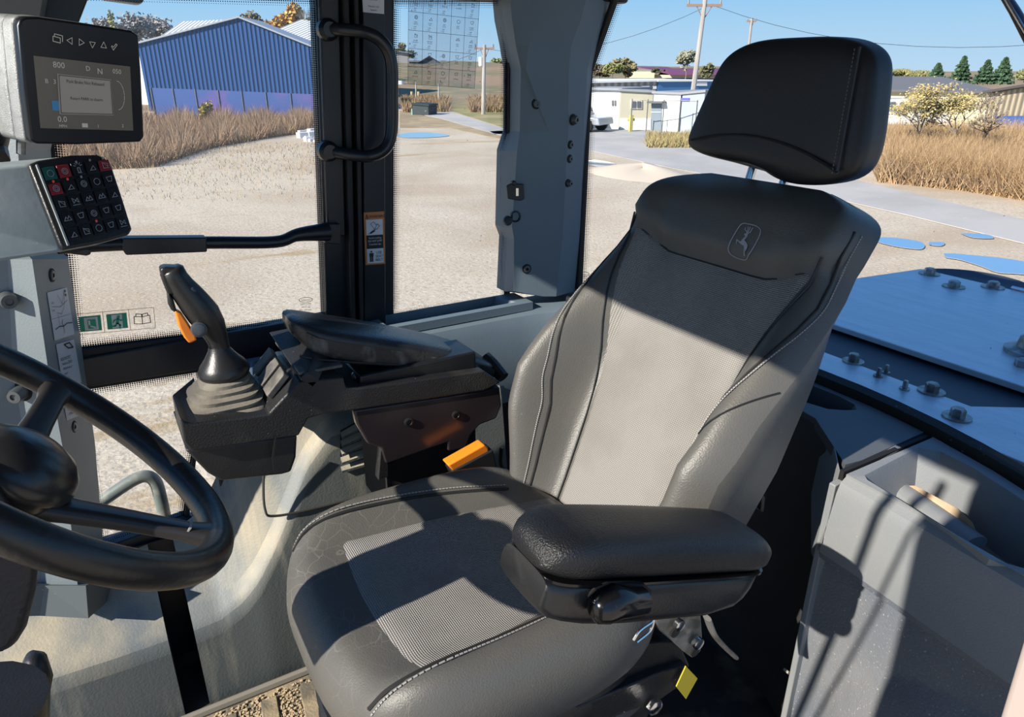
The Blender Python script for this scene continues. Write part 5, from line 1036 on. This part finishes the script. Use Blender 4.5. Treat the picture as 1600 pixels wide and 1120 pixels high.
# ---- trees
def tree(px, dist, base_z, top, rpx, cols, label, name='tree', leaves=1500, leaf=.35, bare=False, group=None, seed=0, crown=.58, conifer=False, spread=1.0):
    random.seed(seed+int(px)); b = AZ(px, dist, base_z); h = (zat(b, top)-base_z)*(1.0 if conifer or bare else 1.0); r = rpx/1188*dist*(1 if conifer else 1.2); t = thing(name, tuple(b), label, 'tree' if name != 'bush' else 'bush', group)
    bark = mat('bark_%s' % ('pale' if bare else 'dark'), (.24, .20, .17) if bare else (.12, .09, .07), .9)
    m = MB(); tips = []
    def br(p, d, L, rad, k):
        q = p+d*L; rad = max(rad, dist*.0003); m.tube([p, lerp(p, q, .5)+V(random.gauss(0, L*.04), random.gauss(0, L*.04), 0), q], [rad, rad*.8, rad*.6], 5, cap=False); tips.append(q)
        if k == 0: return
        for _ in range(3 if not bare else 4):
            v = (d+V(random.gauss(0, .5*spread), random.gauss(0, .5*spread), random.gauss(.15, .25))).normalized(); br(q, v, L*random.uniform(.6, .8), rad*.55, k-1)
    if conifer: m.tube([b, b+V(0, 0, h)], [h*.02, h*.004], 6)
    else: br(b, V(0, 0, 1), h*(.34 if bare else .3), h*(.022 if bare else .018), 4 if bare else 3)
    m.build('trunk', bark, t)
    if leaves:
        m = MB(); ms = [mat('leaf_%s_%d' % (name+str(int(cols[0][0]*1000))+str(int(cols[0][1]*1000)), i), c, .9) for i, c in enumerate(cols)]
        blobs = [(random.gauss(0, .42), random.gauss(0, .42), random.gauss(.0, .38), random.uniform(.3, .55)) for _ in range(14)]
        for _ in range(int(leaves*(1 if conifer else 2.6))):
            if conifer:
                zf = random.random()**.8; rr_ = r*(1-zf)*(.75+.25*math.sin(zf*40))+.05; a = random.uniform(0, 2*math.pi); q = random.random()**.4; c = b+V(math.cos(a)*rr_*q, math.sin(a)*rr_*q, h*(.06+.94*zf))
            elif bare: c = random.choice(tips)+V(random.gauss(0, .05*h), random.gauss(0, .05*h), random.gauss(0, .04*h))
            else:
                bx, by, bz, s_ = random.choice(blobs); v = V(random.gauss(0, 1), random.gauss(0, 1), random.gauss(0, 1)).normalized()*s_*random.random()**.33; c = b+V((bx+v.x)*r, (by+v.y)*r, h*crown+(bz+v.z)*h*(1-crown)*1.0)
                if c.z < base_z+.3: continue
            s_ = leaf*random.uniform(.6, 1.4); u = V(random.gauss(0, 1), random.gauss(0, 1), random.gauss(0, 1)).normalized()*s_; w = u.orthogonal().normalized()*s_*.8; m.cm = random.randrange(len(cols)); m.add([c-u, c+w, c+u, c-w], [(0, 1, 2, 3)])
        m.build('foliage', ms, t, smooth=0)
    return t
OR = [(.62, .33, .07), (.50, .27, .06), (.36, .24, .07), (.66, .42, .12)]; GN = [(.10, .12, .04), (.16, .16, .06), (.20, .14, .06)]; OL = [(.20, .20, .09), (.28, .24, .10), (.15, .14, .07)]; GY = [(.34, .30, .27), (.26, .22, .20), (.40, .36, .33)]; EV_ = [(.05, .11, .055), (.08, .15, .07), (.04, .08, .045)]
tree(452, 105, -1.0, 11, 27, OR, 'round orange autumn tree behind the blue building', leaves=2600, leaf=.24)
tree(408, 120, -1.0, 16, 25, [(.34, .17, .08), (.20, .16, .07), (.14, .13, .06)], 'russet and green tree left of the orange autumn tree', leaves=2000, leaf=.24)
tree(490, 100, -1.0, 30, 15, [(.34, .24, .08), (.24, .20, .08)], 'small olive yellow tree right of the orange autumn tree', leaves=1200, leaf=.2)
tree(488, 104, -1.0, 5, 15, GY, 'bare branched tree rising right of the orange autumn tree', leaves=0, bare=True)
tree(215, 110, -1.0, 22, 25, GY, 'bare grey tree beside the monitor, behind the blue building', leaves=500, leaf=.22, bare=True)
tree(272, 128, -1.0, 24, 25, GY, 'wide bare grey tree left of the blue gable peak', leaves=700, leaf=.22, bare=True)
tree(186, 100, -1.0, 36, 8, [(.42, .38, .16), (.34, .30, .14)], 'pale yellow green tree next to the monitor', leaves=500, leaf=.17)
tree(625, 172, 0, 72, 15, OL, 'olive tree behind the grey ridge building', leaves=700, leaf=.3)
tree(772, 190, 1.0, 91, 6, [(.40, .40, .18), (.32, .34, .15)], 'small pale green tree on the ridge right of the utility pole', leaves=400, leaf=.3)
for px, h_, lb in ((792, 97, 'dark tree on the ridge touching the corner pillar'), (752, 100, 'low dark tree on the ridge behind the utility pole')): tree(px, 195, 1.0, h_, 10, [(.14, .12, .08), (.20, .15, .10)], lb, leaves=350, leaf=.3)
tree(938, 95, -1, 97, 16, [(.24, .20, .14), (.18, .15, .11)], 'brownish tree just right of the corner pillar', leaves=900, leaf=.17)
tree(958, 92, -1, 97, 12, [(.34, .33, .12), (.26, .27, .10)], 'yellow green tree behind the white building', leaves=800, leaf=.17)
tree(978, 95, -1, 92, 14, [(.32, .26, .12), (.26, .24, .12)], 'tan autumn tree left of the cream building', leaves=1000, leaf=.17)
tree(1026, 100, -.5, 107, 6, [(.14, .14, .08), (.2, .18, .1)], 'small dark tree between the cream and purple roofed buildings', leaves=400, leaf=.17)
tree(1072, 105, -1.2, 80, 18, [(.38, .38, .26), (.32, .31, .22)], 'pale fan shaped tree left of the near utility pole', leaves=700, leaf=.22, bare=True)
tree(1106, 90, -1, 100, 8, [(.15, .16, .08), (.22, .20, .1)], 'small dark tree beside the headrest', leaves=500, leaf=.28)
tree(1412, 88, -1, 110, 22, [(.22, .22, .08), (.30, .27, .11)], 'low olive tree right of the headrest above the grey roof', leaves=1200, leaf=.2)
for px, h_, r_, lb in ((1465, 100, 16, 'dark evergreen leftmost of the four above the grey roof'), (1503, 89, 17, 'tall evergreen with double crown above the grey roof'), (1541, 95, 17, 'evergreen low on the right, beside the tallest pair'), (1568, 91, 18, 'large evergreen rightmost above the grey roof')): tree(px, 80, -1.2, h_, r_, EV_, lb, 'evergreen_tree', leaves=1800, leaf=.16, conifer=True)
tree(1604, 80, -1, 104, 8, [(.26, .26, .12), (.18, .2, .08)], 'small green tree at the right edge above the roof', leaves=500, leaf=.17)
tree(1456, 33, GZ, 134, 26, [(.50, .38, .12), (.38, .34, .14), (.55, .42, .2)], 'leafy yellowing bush left of centre before the cream warehouse', 'bush', leaves=1300, leaf=.036, bare=True, spread=1.3)
tree(1515, 34, GZ, 140, 36, [(.50, .38, .12), (.38, .34, .14), (.55, .42, .2)], 'wide yellowing bush before the cream warehouse, right of the other bush', 'bush', leaves=1500, leaf=.036, bare=True, spread=1.5)
tree(1562, 32, GZ, 150, 15, [(.36, .26, .14)], 'bare twiggy bush before the blue and tan wall', 'bush', leaves=150, leaf=.036, bare=True, spread=1.3)
tree(312, 50, GZ, 152, 8, [(.42, .34, .10), (.36, .30, .12)], 'small yellow green sapling before the blue building', 'bush', leaves=350, leaf=.09, crown=.5)
# ---- buildings
def wmat(name, c, rough=.6, rib=0, c2=None):
    m = mat(name, c, rough, col2=c2, scale=.4) if c2 else mat(name, c, rough)
    if rib:
        n = m.node_tree.nodes; l = m.node_tree.links; b = n['Principled BSDF']; tc = n.new('ShaderNodeTexCoord'); w = n.new('ShaderNodeTexWave'); w.inputs['Scale'].default_value = rib; w.bands_direction = 'X'
        l.new(tc.outputs['UV'], w.inputs[0]); bu = n.new('ShaderNodeBump'); bu.inputs['Distance'].default_value = .12; bu.inputs['Strength'].default_value = .8; l.new(w.outputs[1], bu.inputs['Height']); l.new(bu.outputs[0], b.inputs['Normal'])
        r = n.new('ShaderNodeMapRange'); r.inputs[3].default_value = .55; r.inputs[4].default_value = 1.15; l.new(w.outputs[1], r.inputs[0])
        x = n.new('ShaderNodeMix'); x.data_type = 'RGBA'; x.blend_type = 'MULTIPLY'; x.inputs[0].default_value = 1; x.inputs[6].default_value = lin(c)
        cc = n.new('ShaderNodeCombineColor'); [l.new(r.outputs[0], cc.inputs[i]) for i in range(3)]; l.new(cc.outputs[0], x.inputs[7]); l.new(x.outputs[2], b.inputs['Base Color'])
    return m
def uvwall(o, A, d): set_uv(o, lambda co, i: ((Vector(co)-A).dot(d), co.z))
def bldg(name, label, A, B, za, zb, depth, M, roof=None, rz=None, over=.3, gable=None, cat='building'):
    """front wall from ground A to B; za, zb eave heights; gable = peak height on the front; box runs back by depth"""
    t = thing(name, tuple((A+B)/2), label, cat); d = (B-A).normalized(); n_ = V(-d.y, d.x, 0); n_ = -n_ if n_.dot(A) < 0 else n_
    if gable is not None: pr = [A, B, V(B.x, B.y, zb), V(*((A+B)/2).xy, gable), V(A.x, A.y, za)]
    else: pr = [A, B, V(B.x, B.y, zb), V(A.x, A.y, za)]
    o = MB().prism(pr, n_*depth).build('walls', M, t, smooth=0); uvwall(o, A, d)
    if roof:
        m = MB()
        if gable is not None:
            P = V(*((A+B)/2).xy, gable)
            for E_, s in ((V(A.x, A.y, za), -1), (V(B.x, B.y, zb), 1)):
                q = E_+(E_-P).normalized()*over; m.prism([P-n_*over, q-n_*over, q-n_*over+V(0, 0, .13), P-n_*over+V(0, 0, .13)], n_*(depth+over*2))
        else:
            a, b = V(A.x, A.y, za)-d*over-n_*over, V(B.x, B.y, zb)+d*over-n_*over; k = rz if rz else 0
            m.prism([a, b, b+V(0, 0, .12), a+V(0, 0, .12)], n_*(depth+over)+V(0, 0, k))
        o = m.build('roof', roof, t, smooth=0); uvwall(o, A, d)
    return t, d, n_
WHI = wmat('white_siding', (.80, .82, .82)); BLU = wmat('blue_ribbed_steel', (.014, .066, .22), .45, .9); WRF = wmat('white_ribbed_roof', (.75, .76, .74), .5, .7); GRF = mat('grey_roof', (.30, .31, .33), .7)
A = AZ(222, 70); B = AZ(545, 65)
t, d, n_ = bldg('blue_metal_building', 'large blue ribbed metal building with a low gable', A, B, zat(A, 69), zat(B, 96), 6, BLU, mat('pale_blue_trim', (.36, .38, .42), .5), gable=zat(V(*((A+B)/2).xy, 0), 28), over=.25)
A2 = AZ(255, 96); B2 = AZ(340, 94)
bldg('white_roofed_wing', 'wing with a white ribbed metal roof left behind the blue gable', A2, B2, zat(A2, 64), zat(B2, 60), 9, wmat('wing_wall', (.5, .5, .5)), WRF, rz=2.4, over=.2)
A2 = AZ(400, 84); B2 = AZ(497, 80)
bldg('white_roofed_shed', 'shed with a white ribbed metal roof right behind the blue gable', A2, B2, zat(A2, 66), zat(B2, 84), 10, wmat('wing_wall', (.5, .5, .5)), WRF, rz=2.6, over=.2)
A2 = AZ(206, 80); B2 = AZ(228, 79); bldg('white_lean_to', 'narrow white lean-to at the left end of the blue building', A2, B2, zat(A2, 84), zat(B2, 80), 5, WHI, GRF)
# blue tarp fence in front
F0, F1 = AZ(230, 60), AZ(530, 50); fd = (F1-F0); ft = thing('blue_tarp_fence', tuple(F0), 'blue tarp covered fence with purple patches before the blue building', 'fence')
TARP = mat('blue_tarp', (.03, .07, .24), .5, col2=(.09, .065, .24), scale=.25, lo=.52, hi=.62, bump=.3, bscale=2)
m = MB(); m.prism([F0, F1, V(F1.x, F1.y, zat(F1, 149)), V(F0.x, F0.y, zat(F0, 137))], (0, .05, 0)); m.build('tarp', TARP, ft, smooth=0)
for k in range(9):
    p = F0+fd*(k/8); m = MB(); m.tube([p+V(0, -.08, 0), V(p.x, p.y-.08, zat(p, 137+12*k/8-1))], .04, 8); m.build('post', STEEL, ft)
# grey building on the ridge by the post, far
A2 = AZ(600, 150, -2); B2 = AZ(640, 150, -2); bldg('grey_ridge_building', 'distant grey building with a sloping roof on the ridge by the door post', A2, B2, zat(A2, 76), zat(B2, 84), 12, mat('grey_wall', (.30, .29, .30), .8), GRF, over=.6)
A2 = AZ(657, 155, -2); B2 = AZ(686, 155, -2); bldg('dark_ridge_house', 'dark distant house seen through the chart decal', A2, B2, zat(A2, 97), zat(B2, 97), 10, mat('dark_wall', (.14, .15, .19), .8), mat('dark_roof', (.10, .11, .14), .8), gable=zat(AZ(671, 155), 88), over=.5)
# white office building group
A = G(905, 199); B = G(966, 202); t, d, n_ = bldg('white_office', 'white flat-roofed building with a small window beside the corner pillar', A, B, zat(A, 140), zat(B, 141), 4, WHI, GRF, over=.2)
def panel(t, name, A, B, p0, p1, y0, y1, M, off=.04, bar=False):
    """rectangle on the wall line A-B between photo columns p0,p1 and rows y0,y1"""
    d = (B-A).normalized(); n_ = V(-d.y, d.x, 0); n_ = -n_ if n_.dot(A) < 0 else n_
    def w(px, py): return onP(px, py, A, n_)
    q = [w(p0, y0), w(p1, y0), w(p1, y1), w(p0, y1)]; q = [p-n_*off for p in q]
    o = MB().prism(q, n_*off*.9).build(name, M, t, smooth=0); return o
WIN = mat('window_dark', (.10, .11, .13), .2); WF = mat('window_frame', (.62, .60, .55), .5)
f = panel(t, 'window_frame', A, B, 955, 965, 155, 167, WF); panel(f, 'pane', A, B, 957, 959.5, 157, 165, WIN, .09); panel(f, 'pane', A, B, 961, 963.5, 157, 165, WIN, .09)
A3 = G(968, 203); B3 = G(1017, 203)
A3 = A3-n_*.05; B3 = B3-n_*.05
t, d3, n3 = bldg('beige_office', 'beige-walled entrance building with a double window and white base', A3, B3, zat(A3, 142), zat(B3, 145), 4, mat('beige_wall', (.50, .47, .36), .7), GRF, over=.12)
panel(t, 'white_base', A3, B3, 968.5, 1016.5, 185, 202.5, WHI, .06); f = panel(t, 'window_frame', A3, B3, 985, 1003, 156, 170, WF, .07); panel(f, 'pane', A3, B3, 987, 993, 158, 168, WIN, .12); panel(f, 'pane', A3, B3, 995, 1001, 158, 168, WIN, .12)
A4 = G(1018, 203.5); B4 = G(1059, 206); t, d4, n4 = bldg('white_annex', 'white annex with a grey roller door at its left side', A4, B4, zat(A4, 146), zat(B4, 148), 6, WHI, GRF, over=.1)
panel(t, 'grey_door', A4, B4, 1018.5, 1034, 160, 204, mat('grey_door', (.20, .25, .30), .5), .06); panel(t, 'door_hood', A4, B4, 1018, 1042, 158, 161, mat('dark_hood', (.12, .13, .14), .6), .5); panel(t, 'door_rail', A4, B4, 1018.5, 1034, 174.5, 176, mat('pale_rail', (.5, .55, .6), .5), .09)
B5 = AZ(1105, 41.5); C5 = B4+(B4-A4).normalized()*.1; t, d5, n5 = bldg('shaded_side_wing', 'side wing of the white annex with shade painted into its wall, behind the near utility pole', C5, B5, zat(C5, 148), zat(B5, 144), 4, mat('shaded_white_wall', (.38, .43, .48), .7), GRF, over=.1)  # shaded side of the white annex, its shade put into the wall colour
t_ = panel(t, 'blue_sign', C5, B5, 1064, 1078, 153, 158, mat('sign_blue_violet', (.12, .13, .45), .5), .05)
A6 = AZ(915, 58); B6 = AZ(1029, 62); t, *_ = bldg('long_grey_building', 'long grey building with white roof edge behind the white office', A6, B6, zat(A6, 130), zat(B6, 127), 10, wmat('grey_ribbed', (.30, .31, .31), .6, .5), mat('white_roof_edge', (.82, .84, .85), .5), over=.2)
for a_x, b_x, y0, y1, nm in ((1002, 1014, 134, 139, 'white_sign'), (1019, 1025, 134, 139, 'white_sign'), (977, 998, 136, 139, 'yellow_lettering')): panel(t, nm, A6, B6, a_x, b_x, y0, y1, mat('sign_yellow', (.6, .55, .2), .6) if 'yel' in nm else WHI, .08)
A7 = AZ(1030, 61.9); B7 = AZ(1125, 66); t, *_ = bldg('blue_fronted_building', 'building with a blue upper front beside the near utility pole', A7, B7, zat(A7, 127.5), zat(B7, 127), 10, mat('mid_blue_wall', (.05, .17, .38), .5), mat('white_roof_edge', (.82, .84, .85), .5), over=.15)
panel(t, 'white_sign', A7, B7, 1088, 1104, 128.5, 134, WHI, .08)
A8 = AZ(984, 110, -1); B8 = AZ(1023, 110, -1); bldg('cream_building', 'small cream building on the rise behind the grey roofs', A8, B8, zat(A8, 110.5), zat(B8, 110.5), 9, mat('cream_wall', (.75, .68, .42), .7), GRF, over=.1)
A9 = AZ(1033, 115, -1); B9 = AZ(1050, 110, -1); t, *_ = bldg('purple_roofed_house', 'tan house with a long purple roof behind the near utility pole', A9, B9, zat(A9, 117), zat(B9, 117), 12, mat('tan_house_wall', (.55, .47, .36), .7), mat('purple_roof', (.16, .06, .12), .6), gable=zat(AZ(1042, 112), 108))
C9 = AZ(1096, 118, -1); bldg('maroon_roofed_wing', 'long low wing with a maroon purple roof right of the tan gable', B9+V(.3, .1, 0), C9, zat(B9, 117), zat(C9, 117), 6, mat('tan_house_wall', (.55, .47, .36), .7), mat('purple_roof', (.16, .06, .12), .6), rz=1.0, over=.2)
A10 = AZ(1330, 52); B10 = AZ(1562, 54.5); t, d10, n10 = bldg('cream_warehouse', 'long cream warehouse with a dark grey roof at the right', A10, B10, zat(A10, 142), zat(B10, 146), 10, mat('cream_warehouse_wall', (.74, .68, .46), .7), mat('dark_grey_roof', (.16, .155, .16), .8), rz=.75, over=.3)
panel(t, 'downpipe', A10, B10, 1417, 1419, 146, 200, mat('pipe_grey', (.2, .18, .15), .6), .15); panel(t, 'wall_light', A10, B10, 1413, 1418, 147.5, 152, mat('lamp_dark', (.15, .15, .14), .6), .3)
A11 = AZ(1556, 50); B11 = AZ(1690, 43); t, *_ = bldg('striped_tan_building', 'tan ribbed building with a blue lower wall at the right edge', A11, B11, zat(A11, 146), zat(B11, 122), 10, wmat('tan_ribbed', (.45, .38, .27), .6, .55), mat('dark_roof_edge', (.10, .09, .09), .7), over=.3)
panel(t, 'blue_base', A11, B11, 1557, 1680, 181, 222, mat('blue_base', (.05, .12, .38), .6), .08)
m = MB(); A12 = AZ(1500, 40); B12 = AZ(1534, 40); m.prism([A12, B12, V(B12.x, B12.y, zat(B12, 201)), V(A12.x, A12.y, zat(A12, 201))], V(.8, 1.0, 0)); tag(m.build('yellow_box', mat('yellow_paint', (.62, .42, .06), .6), bevel=.05), 'yellow machine box standing in the golden grass behind the bush', 'box')
# ---- vehicles
def vehicle(name, label, cat, p, ang, body, L_=5.4, W_=1.95, truck=True):
    t = thing(name, tuple(p), label, cat); c_, s_ = math.cos(ang), math.sin(ang); ex = V(c_, s_, 0); ey = V(-s_, c_, 0)
    def q(x, y, z): return p+ex*x+ey*y+V(0, 0, z)
    pr = [(-2.7, .45), (-2.7, 1.05), (-.9, 1.08), (1.2, 1.08), (2.5, .98), (2.7, .75), (2.7, .4)] if truck else [(-2.2, .4), (-2.25, .9), (-1.2, .95), (1.0, .92), (2.1, .78), (2.2, .4)]
    MB().prism([q(x, -W_/2, z) for x, z in pr], ey*W_).build('body', body, t, bevel=.08)
    cb = [(-1.1, 1.05), (-.9, 1.75), (.7, 1.78), (1.35, 1.05)] if truck else [(-1.7, .92), (-1.1, 1.4), (.3, 1.42), (1.1, .92)]
    cab_ = MB().prism([q(x, -W_/2+.12, z) for x, z in cb], ey*(W_-.24)).build('cabin', body, t, bevel=.08)
    for x0, x1 in ((-.85, -.1), (.0, .85)):
        z0, z1 = (1.15, 1.62) if truck else (.98, 1.32); MB().prism([q(x0, -W_/2+.08, z0), q(x1+.1, -W_/2+.08, z0), q(x1-.1, -W_/2+.12, z1), q(x0, -W_/2+.12, z1)], ey*(W_-.2)).build('side_window', WIN, t, smooth=0)
    for x in ((-1.7, 1.75) if truck else (-1.4, 1.4)):
        for y in (-W_/2, W_/2): MB().lathe(q(x, y-.1, .37), ey, [(.37, 0), (.37, .2), (.2, .21)], 20).build('wheel', RUBBER, t); MB().lathe(q(x, y+(-.115 if y < 0 else .1), .37), ey, [(.21, 0), (.21, .015)], 16).build('hubcap', CHROME, t)
    return t
WCAR = mat('white_car_paint', (.75, .76, .77), .25, coat=.5)
vehicle('pickup_truck', 'white crew cab pickup truck parked before the cream warehouse', 'truck', AZ(1408, 46.5), math.radians(-42), WCAR)
vehicle('parked_car', 'silver car partly hidden behind the corner pillar by the white office', 'car', AZ(896, 42.5), math.radians(-62), mat('silver_car_paint', (.45, .48, .52), .3, .4), truck=False)
# ---- dumpster, posts, poles
D = thing('dumpster', tuple(G(657, 181)), 'dark green open dumpster standing beside the road', 'dumpster'); a, b = G(645, 180), G(670, 180.5); dd = (b-a).normalized(); nn = V(-dd.y, dd.x, 0); nn = -nn if nn.dot(a) < 0 else nn
zt_ = zat(a, 163.5); m = MB(); m.prism([a, b, V(b.x, b.y, zt_-.1), V(a.x, a.y, zt_)], nn*1.6); m.build('bin', mat('dumpster_dark', (.035, .05, .06), .6, spots=(.3, .3, .3), sscale=3, sthr=.68), D, bevel=.04)
m = MB(); e0 = V(a.x, a.y, zt_)+dd*.0; m.prism([e0-dd*.06-nn*.06, V(b.x, b.y, zt_-.1)-nn*.06+dd*.06, V(b.x, b.y, zt_+.05)-nn*.06+dd*.06, e0-dd*.06-nn*.06+V(0, 0, .12)], nn*1.7); m.build('lid', mat('lid_black', (.02, .03, .03), .5), D, smooth=0)
m = MB(); m.prism([a-dd*.12, a-dd*.02, V(*(a-dd*.02).xy, zt_-.3), V(*(a-dd*.12).xy, zt_-.3)], nn*1.3); m.build('sunlit_side', mat('sunlit_teal', (.25, .42, .38), .6), D, smooth=0)  # sunlit left side of the bin, painted as a paler slab
WOOD = mat('weathered_pole', (.46, .43, .40), .9, col2=(.34, .31, .28), scale=6, stretch=(1, 1, .1)); BRN = mat('brown_crossarm', (.32, .20, .15), .9)
def pole(px0, py0, px1, py1, dist, label, arm=None, r=.15, name='utility_pole'):
    b = AZ(px1, dist, GZ); bz = G(px1, py1) if py1 else b; b = bz; tp = onP(px0, py0, b, V(math.sin(PS), math.cos(PS), 0)); t = thing(name, tuple(b), label, 'pole')
    MB().tube([b, tp], [r, r*.75], 12).build('shaft', WOOD, t)
    if arm:
        h_, w_ = arm; c = lerp(tp, b, h_/(tp-b).length); ex = CH.normalized(); m = MB(); m.obox(c, ex*w_, V(0, 0, .07), V(math.sin(PS)*.06, math.cos(PS)*.06, 0)); m.build('crossarm', BRN, t, smooth=0)
        for s in (-1, 1):
            m = MB(); m.tube([c+ex*s*w_*.45, c+V(0, 0, -.8)], .03, 6); m.build('brace', BRN, t); m = MB(); m.tube([c+ex*s*w_*.9, c+ex*s*w_*.9+V(0, 0, .3)], [.06, .04], 8); m.build('insulator', STEEL, t)
    return t, tp
pole(1102, -2, 1076, 196, 50, 'weathered utility pole with a crossarm, near one left of the headrest', (.35, 1.05), .17)
pole(1175, 28, 1160, 160, 85, 'far utility pole rising above the headrest', (.3, .5), .16)
tM, tpM = pole(757, 70, 755, 179, 58, 'pale utility pole with a crossarm in the middle side window', (.25, .75), .16)
m = MB(); c = lerp(tpM, V(tM.location.x, tM.location.y, tM.location.z), .17); m.lathe(c+CH*(-.28), (0, 0, -1), [(.14, 0), (.16, .03), (.16, .6), (.12, .66)], 14); m.build('transformer', WHI, tM)
for px, y0, y1, lb in ((650, 128, 161, 'thin pale post left, above the dumpster'), (685.5, 130, 164, 'pale wooden post right of the dumpster')): pole(px, y0, px, y1, 0, lb, None, .09, 'fence_post')
for px, lb in ((644, 'short yellow marker post left of the thin pale post'), (654.5, 'short yellow marker post right of the thin pale post')):
    b = G(px, 157); m = MB(); m.tube([b, V(b.x, b.y, zat(b, 143))], .16, 8); tag(m.build('marker_post', mat('marker_tan', (.55, .45, .22), .7)), lb, 'post')
b = G(627, 150); m = MB(); m.tube([V(b.x, b.y, zat(b, 134)), V(b.x, b.y, zat(b, 126))], [.5, .45], 12); m.tube([b, V(b.x, b.y, zat(b, 134))], .06, 6); tag(m.build('white_tank', WHI), 'small white tank on a stand beside the door post', 'tank')
b = G(1040, 203.8)-n4*.6; m = MB(); m.tube([b, b+V(0, 0, 1.0)], .1, 8)
b = G(985, 206); m = MB(); m.tube([b, b+V(0, 0, .9)], .12, 10); m.tube([b+V(0, 0, .65)-CH*.2, b+V(0, 0, .65)+CH*.2], .07, 8); tag(m.build('fire_hydrant', mat('hydrant_yellow', (.6, .5, .12), .6)), 'yellow fire hydrant before the white base of the office', 'hydrant')
FN = thing('chain_fence', tuple(G(1060, 208)), 'thin grey pipe fence before the white annex', 'fence'); f0, f1 = G(985, 206.5), G(1085, 210.5)
for k in range(5):
    p = lerp(f0, f1, k/4); MB().tube([p, p+V(0, 0, 1.75)], .03, 6).build('post', STEEL, FN)
MB().tube([f0+V(0, 0, 1.7), f1+V(0, 0, 1.7)], .022, 6).build('top_rail', STEEL, FN)
m = MB()
random.seed(9)
for _ in range(26):
    p = G(random.uniform(470, 494), random.uniform(205, 222)); r = random.uniform(.08, .25); m.obox(p+V(0, 0, r*.5), (r, r*.2, 0), (-r*.2, r*.8, 0), (0, r*.1, r*.6))
tag(m.build('white_rubble', mat('white_rubble', (.7, .69, .68), .9), smooth=0), 'white rubble pile at the weed edge left of the door post', 'rubble', kind='stuff')
# overhead wires
for k, (a, b, lb) in enumerate((((560, 84, 70), (757, 76, 58.3), 'overhead wire running left from the middle utility pole'), ((757, 76, 58.3), (1103, 6, 50), 'overhead wire between the middle and near utility poles'), ((1103, 8, 50), (1700, 60, 48), 'overhead wire running right from the near utility pole'))):
    p, q = [V(*AZ(px, d_).xy, zat(AZ(px, d_), py)) for px, py, d_ in (a, b)]; m = MB(); m.tube([lerp(p, q, i/10)+V(0, 0, -1.2*(1-(i/5-1)**2)) for i in range(11)], .012, 5); tag(m.build('overhead_wire', RUBBER), lb, 'wire')
